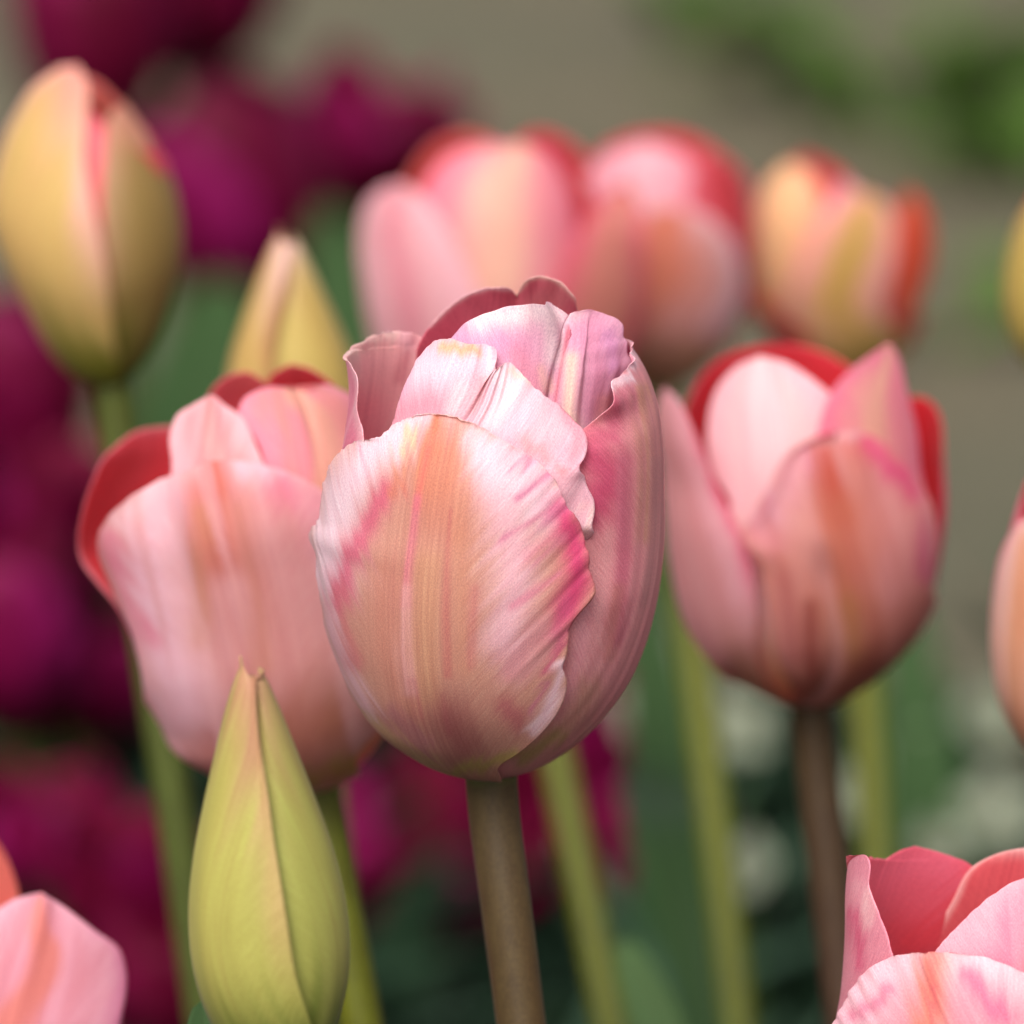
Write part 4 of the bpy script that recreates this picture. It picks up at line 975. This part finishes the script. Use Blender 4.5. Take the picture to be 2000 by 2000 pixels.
# ------------------------------------------------------------------ dark purple tulips
PUR = [(80, 0, 32), (98, 1, 48), (134, 22, 88), (56, 0, 18)]
def pur(s, a=0, b=1):
    return gen_col(PUR[a], PUR[b], PUR[a], PUR[3], 0.3, s, 0.6)
pur_in = in_col((104, 2, 42), (58, 0, 18), (136, 24, 84), 7)
def purple_proto(kind, x, H0=0.33):
    Fp = Frame(np.array([x, 3.0, H0]), 0, 0)
    t = thing('purple_tulip', 'x', 'tulip', (x, 3.0, 0), 'dark purple tulips')
    tube('stem', [Fp.O + [0, 0, 0.003], Fp.O - [0, 0, 0.06], Fp.O - [0.004, 0, 0.18], np.array([x, 3.0, -0.2])], [0.0034, 0.003, 0.0032, 0.004], ramp((0, (86, 96, 44)), (1, (66, 88, 44))), t, n=10, m=24)
    if kind == 0:      # closed round cup
        o = cprof(0.84, (42, 19.4), (48, 16.5), (54, 12)); i = cprof(0.76, (42, 17.4), (48, 15), (54, 11.4), (58, 8))
        spec = [(0, 56, 46, o), (120, 56, 47, o), (240, 56, 45, o), (60, 52, 50, i), (180, 52, 51, i), (300, 52, 50, i)]
    elif kind == 1:    # open cup
        o = cprof(0.94, (42, 24.6), (48, 26.4), (54, 27)); i = cprof(0.82, (42, 20), (48, 20.4), (54, 20))
        spec = [(10, 50, 46, o), (130, 52, 47, o), (250, 50, 44, o), (70, 48, 49, i), (190, 48, 48, i), (310, 48, 49, i)]
    else:              # wide, wavy, nearly blown
        o = Prof([(0, 3.4), (1, 7), (4, 12), (9, 18), (15, 23), (22, 27), (30, 30.5), (38, 32)]); i = cprof(0.86, (42, 21), (48, 20), (54, 18))
        spec = [(20, 44, 34, o), (140, 46, 36, o), (262, 44, 33, o), (80, 46, 46, i), (200, 46, 47, i), (320, 46, 44, i)]
    for j, (th, hw, H, pr_) in enumerate(spec):
        petal(t, Fp, pr_, *generic(th, hw, H, 0.1), pur(200 + j + kind * 7, j % 2, 1 + j % 2), pur_in, mat=M_PURPLE, seed=200 + j + kind * 7, nu=25, nv=33, lift=1.0,
              relief=lambda U, V, X, Y, psi, th, h: (vnoise(psi * 0.2, X * 0.1, 5 + kind) - 0.5) * (3.2 + 1.5 * kind) * np.abs(U) ** 1.3 - 0.8 * np.exp(-(X / 1.5) ** 2) * smooth(0.5, 0.9, V))
    for j, a in enumerate((0.4, 2.6, 4.5)):
        dx, dy = math.cos(a + kind), math.sin(a + kind)
        g = np.array([x, 3.0, 0.0])
        leaf(t, [g + [dx * 0.008, dy * 0.008, 0.0], g + [dx * 0.03, dy * 0.03, 0.09], g + [dx * 0.055, dy * 0.055, 0.18 + 0.02 * j], g + [dx * 0.09, dy * 0.09, 0.235 + 0.02 * j]], 0.030, face=(-dx, -dy, 0.4), seed=j + kind, wave=0.002, col=(34, 60, 38), col2=(52, 82, 54))
    return t, H0
protos = [purple_proto(k, 0.2 * k) for k in range(3)]
def copy_thing(src):
    r = src.copy(); C.objects.link(r)
    for ch in src.children:
        c = ch.copy(); C.objects.link(c); c.parent = r; c.matrix_parent_inverse = ch.matrix_parent_inverse
    return r
purples = [
    (185, 75, 1.50, 0, 1.10, 20, -4, 'dark purple tulip behind the tip of the half coloured tulip'),
    (385, -50, 1.55, 1, 1.15, 100, 4, 'dark purple tulip cut off by the top edge, upper left'),
    (455, 385, 1.42, 0, 1.22, 200, -22, 'dark purple tulip right beside the half coloured tulip'),
    (725, 262, 1.50, 2, 0.95, 10, 4, 'dark purple tulip left of the rear pink row, standing against the path'),
    (30, 760, 1.27, 0, 0.95, 60, -8, 'dark purple tulip at the left edge below the half coloured tulip'),
    (95, 990, 1.24, 1, 0.62, 150, 10, 'small magenta tulip at the left edge, beside the red petal of the open tulip'),
    (10, 1230, 1.20, 0, 0.9, 240, -6, 'dark purple tulip at the left edge, halfway down'),
    (195, 1310, 1.26, 2, 0.62, 300, 6, 'small purple tulip tucked under the left side of the open tulip'),
    (80, 1625, 1.16, 2, 0.66, 30, -4, 'purple tulip with ragged petals above the lower left corner tulip'),
    (245, 1735, 1.10, 1, 0.62, 80, 8, 'magenta tulip between the lower left corner tulip and the front bud'),
    (305, 1930, 1.06, 0, 0.6, 130, 0, 'dull mauve tulip at the bottom, left of the front bud'),
    (800, 1665, 1.18, 2, 0.95, 215, 12, 'magenta purple tulip low between the front bud and the brown stem'),
    (1090, 1500, 1.24, 1, 0.92, 330, -6, 'crimson purple tulip low behind the right side of the brown stem'),
    (1262, 1675, 1.22, 0, 0.80, 280, 10, 'very dark violet tulip low between two olive stems'),
    (-60, 960, 1.30, 1, 0.9, 35, -8, 'purple tulip half out of the left edge, level with the red petal'),
    (110, 1150, 1.32, 1, 0.66, 75, -10, 'small wine purple tulip left of the red petal, lower than the magenta one'),
    (930, 1560, 1.30, 1, 0.74, 160, 4, 'wine red tulip low directly behind the brown stem'),
    (705, 1520, 1.34, 1, 0.7, 290, -8, 'purple tulip low between the open tulip and the sharp one'),
    (1165, 1600, 1.36, 1, 0.66, 45, 8, 'wine purple tulip low, left of the very dark violet one'),
    (30, 1500, 1.34, 1, 0.7, 110, 6, 'purple tulip at the left edge above the ragged one'),
    (560, 480, 1.55, 1, 0.8, 190, 6, 'dark purple tulip behind the small pointed yellow bud'),
]
for i, (px, py, d, k, s, rz, lx, lab) in enumerate(purples):
    src, H0 = protos[k]
    first = not src.get('used')
    o = src if first else copy_thing(src)
    src['used'] = 1
    o['label'] = lab; o['group'] = 'dark purple tulips'
    d *= 1.32; s *= 1.32
    M_ = Matrix.Rotation(rad(lx), 4, 'Y') @ Matrix.Rotation(rad(rz), 4, 'Z')
    ctr = M_ @ Vector((0, 0, (H0 + 0.026) * s))
    p = Vector(at(px, py, d)) - ctr
    o.rotation_euler = M_.to_euler()
    o.scale = (s, s, s)
    o.location = p
for src, _ in protos: del src['used']
for o in bpy.data.objects:
    if 'used' in o: del o['used']
#PART3
# ------------------------------------------------------------------ leaves that show, each on its own plant
def by_label(txt):
    return next(o for o in bpy.data.objects if txt in o.get('label', ''))
def px_leaf(owner, pts, w, **kw):
    leaf(by_label(owner), [at(*p) for p in pts], w, **kw)
DKL = dict(col=(32, 58, 36), col2=(50, 80, 50))
BLL = dict(col=(38, 60, 34), col2=(58, 82, 48))
px_leaf('right beside the half coloured', [(470, 1900, 1.72), (420, 1300, 1.75), (395, 850, 1.78), (440, 540, 1.82)], 0.050, **BLL, seed=1)
px_leaf('right beside the half coloured', [(560, 1900, 1.70), (640, 1200, 1.72), (680, 760, 1.74), (640, 400, 1.8)], 0.030, **BLL, seed=2)
px_leaf('second from the right', [(1460, 2300, 1.13), (1330, 1700, 1.16), (1290, 1400, 1.28), (1270, 1160, 1.3), (1300, 1060, 1.3)], 0.018, **BLL, seed=4)
px_leaf('right of the rear row', [(1730, 2300, 1.3), (1800, 1800, 1.44), (1790, 1450, 1.5), (1765, 1200, 1.52), (1750, 1100, 1.52)], 0.024, **BLL, seed=5)
px_leaf('between two olive stems', [(1420, 2400, 0.98), (1330, 2140, 0.99), (1262, 1950, 1.0), (1215, 1835, 1.01)], 0.009, col=(58, 84, 50), col2=(82, 108, 68), seed=6)
px_leaf('in front at the bottom', [(600, 2500, 0.775), (480, 2250, 0.785), (435, 2080, 0.79), (404, 1950, 0.795)], 0.012, **BLL, seed=7)
px_leaf('crimson', [(1060, 2400, 1.45), (1200, 2000, 1.5), (1290, 1750, 1.5), (1370, 1600, 1.5)], 0.020, **DKL, seed=11)
for nm, dx in (('large sharp', -0.04), ('wide open', -0.05), ('right of the sharp', 0.05), ('lower right corner with', 0.05), ('lower left corner', -0.05), ('half coloured tulip in', 0.03), ('directly behind', 0.03), ('second from', -0.03), ('lower one', 0.04), ('upper one', 0.04), ('in front at the bottom', 0.03), ('small pointed', -0.03)):
    o = by_label(nm); g = np.array(o.location)
    leaf(o, [g + [dx * 0.1, 0, 0], g + [dx * 0.5, 0.012, 0.07], g + [dx, 0.03, 0.14], g + [dx * 1.7, 0.05, 0.18]], 0.036, seed=len(nm), wave=0.002, **DKL)

# ------------------------------------------------------------------ low foliage of the bed (nobody could count it)
def foliage(name, n, box, hmin, hmax, w, cols, seed, hfun=None):
    rng = np.random.default_rng(seed)
    x = rng.uniform(box[0], box[1], n); y = rng.uniform(box[2], box[3], n)
    hh = rng.uniform(hmin, hmax, n) * (hfun(x, y) if hfun else 1)
    a = rng.uniform(0, 2 * np.pi, n); ln = rng.uniform(0.3, 1.0, n) * hh
    ww = w * rng.uniform(0.6, 1.3, n)
    b = np.stack([x, y, np.zeros(n) - 0.004], 1)
    d = np.stack([np.cos(a), np.sin(a), np.zeros(n)], 1); s = np.stack([-np.sin(a), np.cos(a), np.zeros(n)], 1)
    up = np.array([0, 0, 1.0])
    V = []
    for t, k, kw in ((0, 0, 0.5), (0.45, 0.25, 1.0), (0.8, 0.6, 0.85), (1.0, 1.05, 0.04)):
        c = b + up * (hh * t * (1 - 0.15 * t * t))[:, None] + d * (ln * k)[:, None]
        for sg in (-1, 0, 1):
            V.append(c + s * (ww * kw * sg * 0.5)[:, None] + (up * 0.3 - d * 0.2) * (abs(sg) * ww * kw * 0.35)[:, None])
    V = np.stack(V, 1)
    base = (np.arange(n) * 12)[:, None]
    q = []
    for r in range(3):
        for c in range(2):
            q.append(np.concatenate([base + r * 3 + c, base + r * 3 + c + 1, base + r * 3 + 4 + c, base + r * 3 + 3 + c], 1))
    f = np.stack(q, 1).reshape(-1, 4)
    pal = np.array([lin(c) for c in cols]); col = pal[rng.integers(0, len(cols), n)] * rng.uniform(0.7, 1.2, n)[:, None]
    col = np.repeat(col, 12, 0)
    vein = np.stack([V[..., 0].ravel() * 900, V[..., 1].ravel() * 900, V[..., 2].ravel() * 900], 1)
    o = make_mesh(name, V.reshape(-1, 3), f, [M_LEAF], None, np.clip(col, 0, 1), vein)
    o['kind'] = 'stuff'; o['label'] = 'low dark green foliage filling the bed between the tulips'; o['category'] = 'foliage'
    return o
foliage('ground_cover', 7000, (-0.75, 0.75, 0.55, 1.78), 0.05, 0.13, 0.020, [(18, 32, 20), (24, 42, 26), (34, 54, 38), (16, 28, 18), (52, 74, 58)], 3,
        lambda x, y: 0.55 + 0.45 * smooth(0.7, 1.1, y) + 0.25 * smooth(0.06, -0.1, x))

# small pale flowers low in the bed
def pale_proto():
    t = thing('small_flower', 'x', 'small flower', (0, 1.5, 0), 'pale small flowers low in the bed')
    g = np.array([0, 1.5, 0.0]); top = g + [0, 0, 0.115]
    tube('stem', [top, g + [0.004, 0, 0.06], g + [0, 0, -0.1]], [0.0012, 0.0012, 0.0014], ramp((0, (80, 110, 60)), (1, (60, 90, 50))), t, n=6, m=10)
    ax = nrm([0.0, -0.75, 0.66]); e1 = np.array([1.0, 0, 0]); e2 = np.cross(ax, e1)
    for i in range(5):
        a = math.radians(90 + 72 * i)
        dr = e1 * math.cos(a) + e2 * math.sin(a); sd_ = np.cross(ax, dr)
        v = np.linspace(0.06, 1, 8)[:, None]; u = np.linspace(-1, 1, 7)[None]
        w = 0.0062 * np.sin(np.clip(v, 0, 1) ** 0.8 * math.pi * 0.93 + 0.15) ** 0.7
        G = top + dr * (v * 0.0115)[..., None] + sd_ * (u * w)[..., None] + ax * (0.004 * v ** 2 - 0.002 * u ** 2 + 0.0004 * i)[..., None]
        cc = lin((144, 162, 136)) * (1 - smooth(0.5, 0.1, v)[..., None] * 0.5) + 0 * u[..., None]
        sheet('petal', G, np.broadcast_to(ax, G.shape), 0.0003, cc, cc, np.stack([u * 3 + 0 * v, u * 3 + 0 * v, v * 10 + 0 * u], -1), M_PETAL, t)
    tube('flower_centre', [top - ax * 0.001, top + ax * 0.0025], [0.0022, 0.0016], ramp((0, (140, 120, 50)), (1, (150, 130, 60))), t, n=8, m=4)
    for a in (0.5, 2.5, 4.2):
        d = np.array([math.cos(a), math.sin(a), 0])
        leaf(t, [g, g + d * 0.012 + [0, 0, 0.04], g + d * 0.03 + [0, 0, 0.075]], 0.014, nu=5, nv=10, face=(-d[0], -d[1], 0.5), col=(58, 88, 64), col2=(90, 118, 96))
    return t
pp = pale_proto()
for i, (px, py, d, s, rz, lab) in enumerate([
    (1275, 1390, 1.5, 1.15, 0, 'pale cream flower low in the bed just right of the sharp tulip'),
    (1430, 1420, 1.56, 1.2, 20, 'pale cream flower low in the bed, under the left side of the parted tulip'),
    (1790, 1505, 1.5, 1.2, -20, 'pale flower low in the bed, above the coral tulip in the lower right corner'),
    (1945, 1590, 1.44, 1.2, 10, 'pale flower low in the bed at the right edge, above the corner tulip'),
    (1930, 1405, 1.62, 1.1, 30, 'pale flower low in the bed, left of the peach tulip at the right edge'),
    (1455, 1700, 1.36, 0.95, -30, 'pale flower low in the bed between the olive and brown stems'),
    (1650, 1560, 1.55, 0.8, 15, 'small pale flower low in the bed beside the olive stem of the scarlet tulip'),
    (1340, 1300, 1.68, 0.9, -10, 'faint pale flower at the back of the bed, right of the sharp tulip'),
    (1830, 1660, 1.38, 0.8, 40, 'small pale flower low in the bed directly above the coral petal of the corner tulip')]):
    o = pp if i == 0 else copy_thing(pp)
    o['label'] = lab
    s *= 0.85
    o.scale = (s, s, s); o.rotation_euler = (0, 0, rad(rz))
    o.location = Vector(at(px, py, d)) - Vector((0, 0, 0.115 * s))
# weeds on the far side of the path
def weed(px, py, lab, n, r, hgt, seed):
    dirv = nrm(at(px, py, 1.0) - CAM)
    G = CAM + dirv * (CAM[2] - hgt * 0.35) / -dirv[2]
    t = thing('weed_clump', lab, 'weed', (G[0], G[1], 0), 'green weeds beyond the path')
    rng = random.Random(seed)
    for i in range(n):
        a = rng.uniform(0, 6.28); k = r * math.sqrt(rng.random()); g = np.array([G[0] + k * math.cos(a), G[1] + k * math.sin(a), -0.01])
        b = rng.uniform(0, 6.28); d = np.array([math.cos(b), math.sin(b), 0]); h = hgt * rng.uniform(0.6, 1.1)
        leaf(t, [g, g + d * 0.02 + [0, 0, h * 0.6], g + d * 0.07 + [0, 0, h]], 0.028, nu=5, nv=10, face=(-d[0], -d[1], 0.6), col=(60, 92, 34), col2=(88, 118, 50), seed=i)
weed(1400, 10, 'small dark green weed clump beyond the path at the top edge', 9, 0.035, 0.05, 1)
weed(1570, 130, 'faint green weed clump beyond the path, lower left of the big one', 5, 0.05, 0.03, 2)
weed(1900, 130, 'large green weed clump beyond the path in the upper right corner', 26, 0.11, 0.06, 3)
weed(1990, 280, 'green weeds at the right edge below the large weed clump', 8, 0.05, 0.04, 4)
weed(1850, 560, 'low sparse weed on the path at the right, above the parted tulip', 5, 0.07, 0.02, 5)
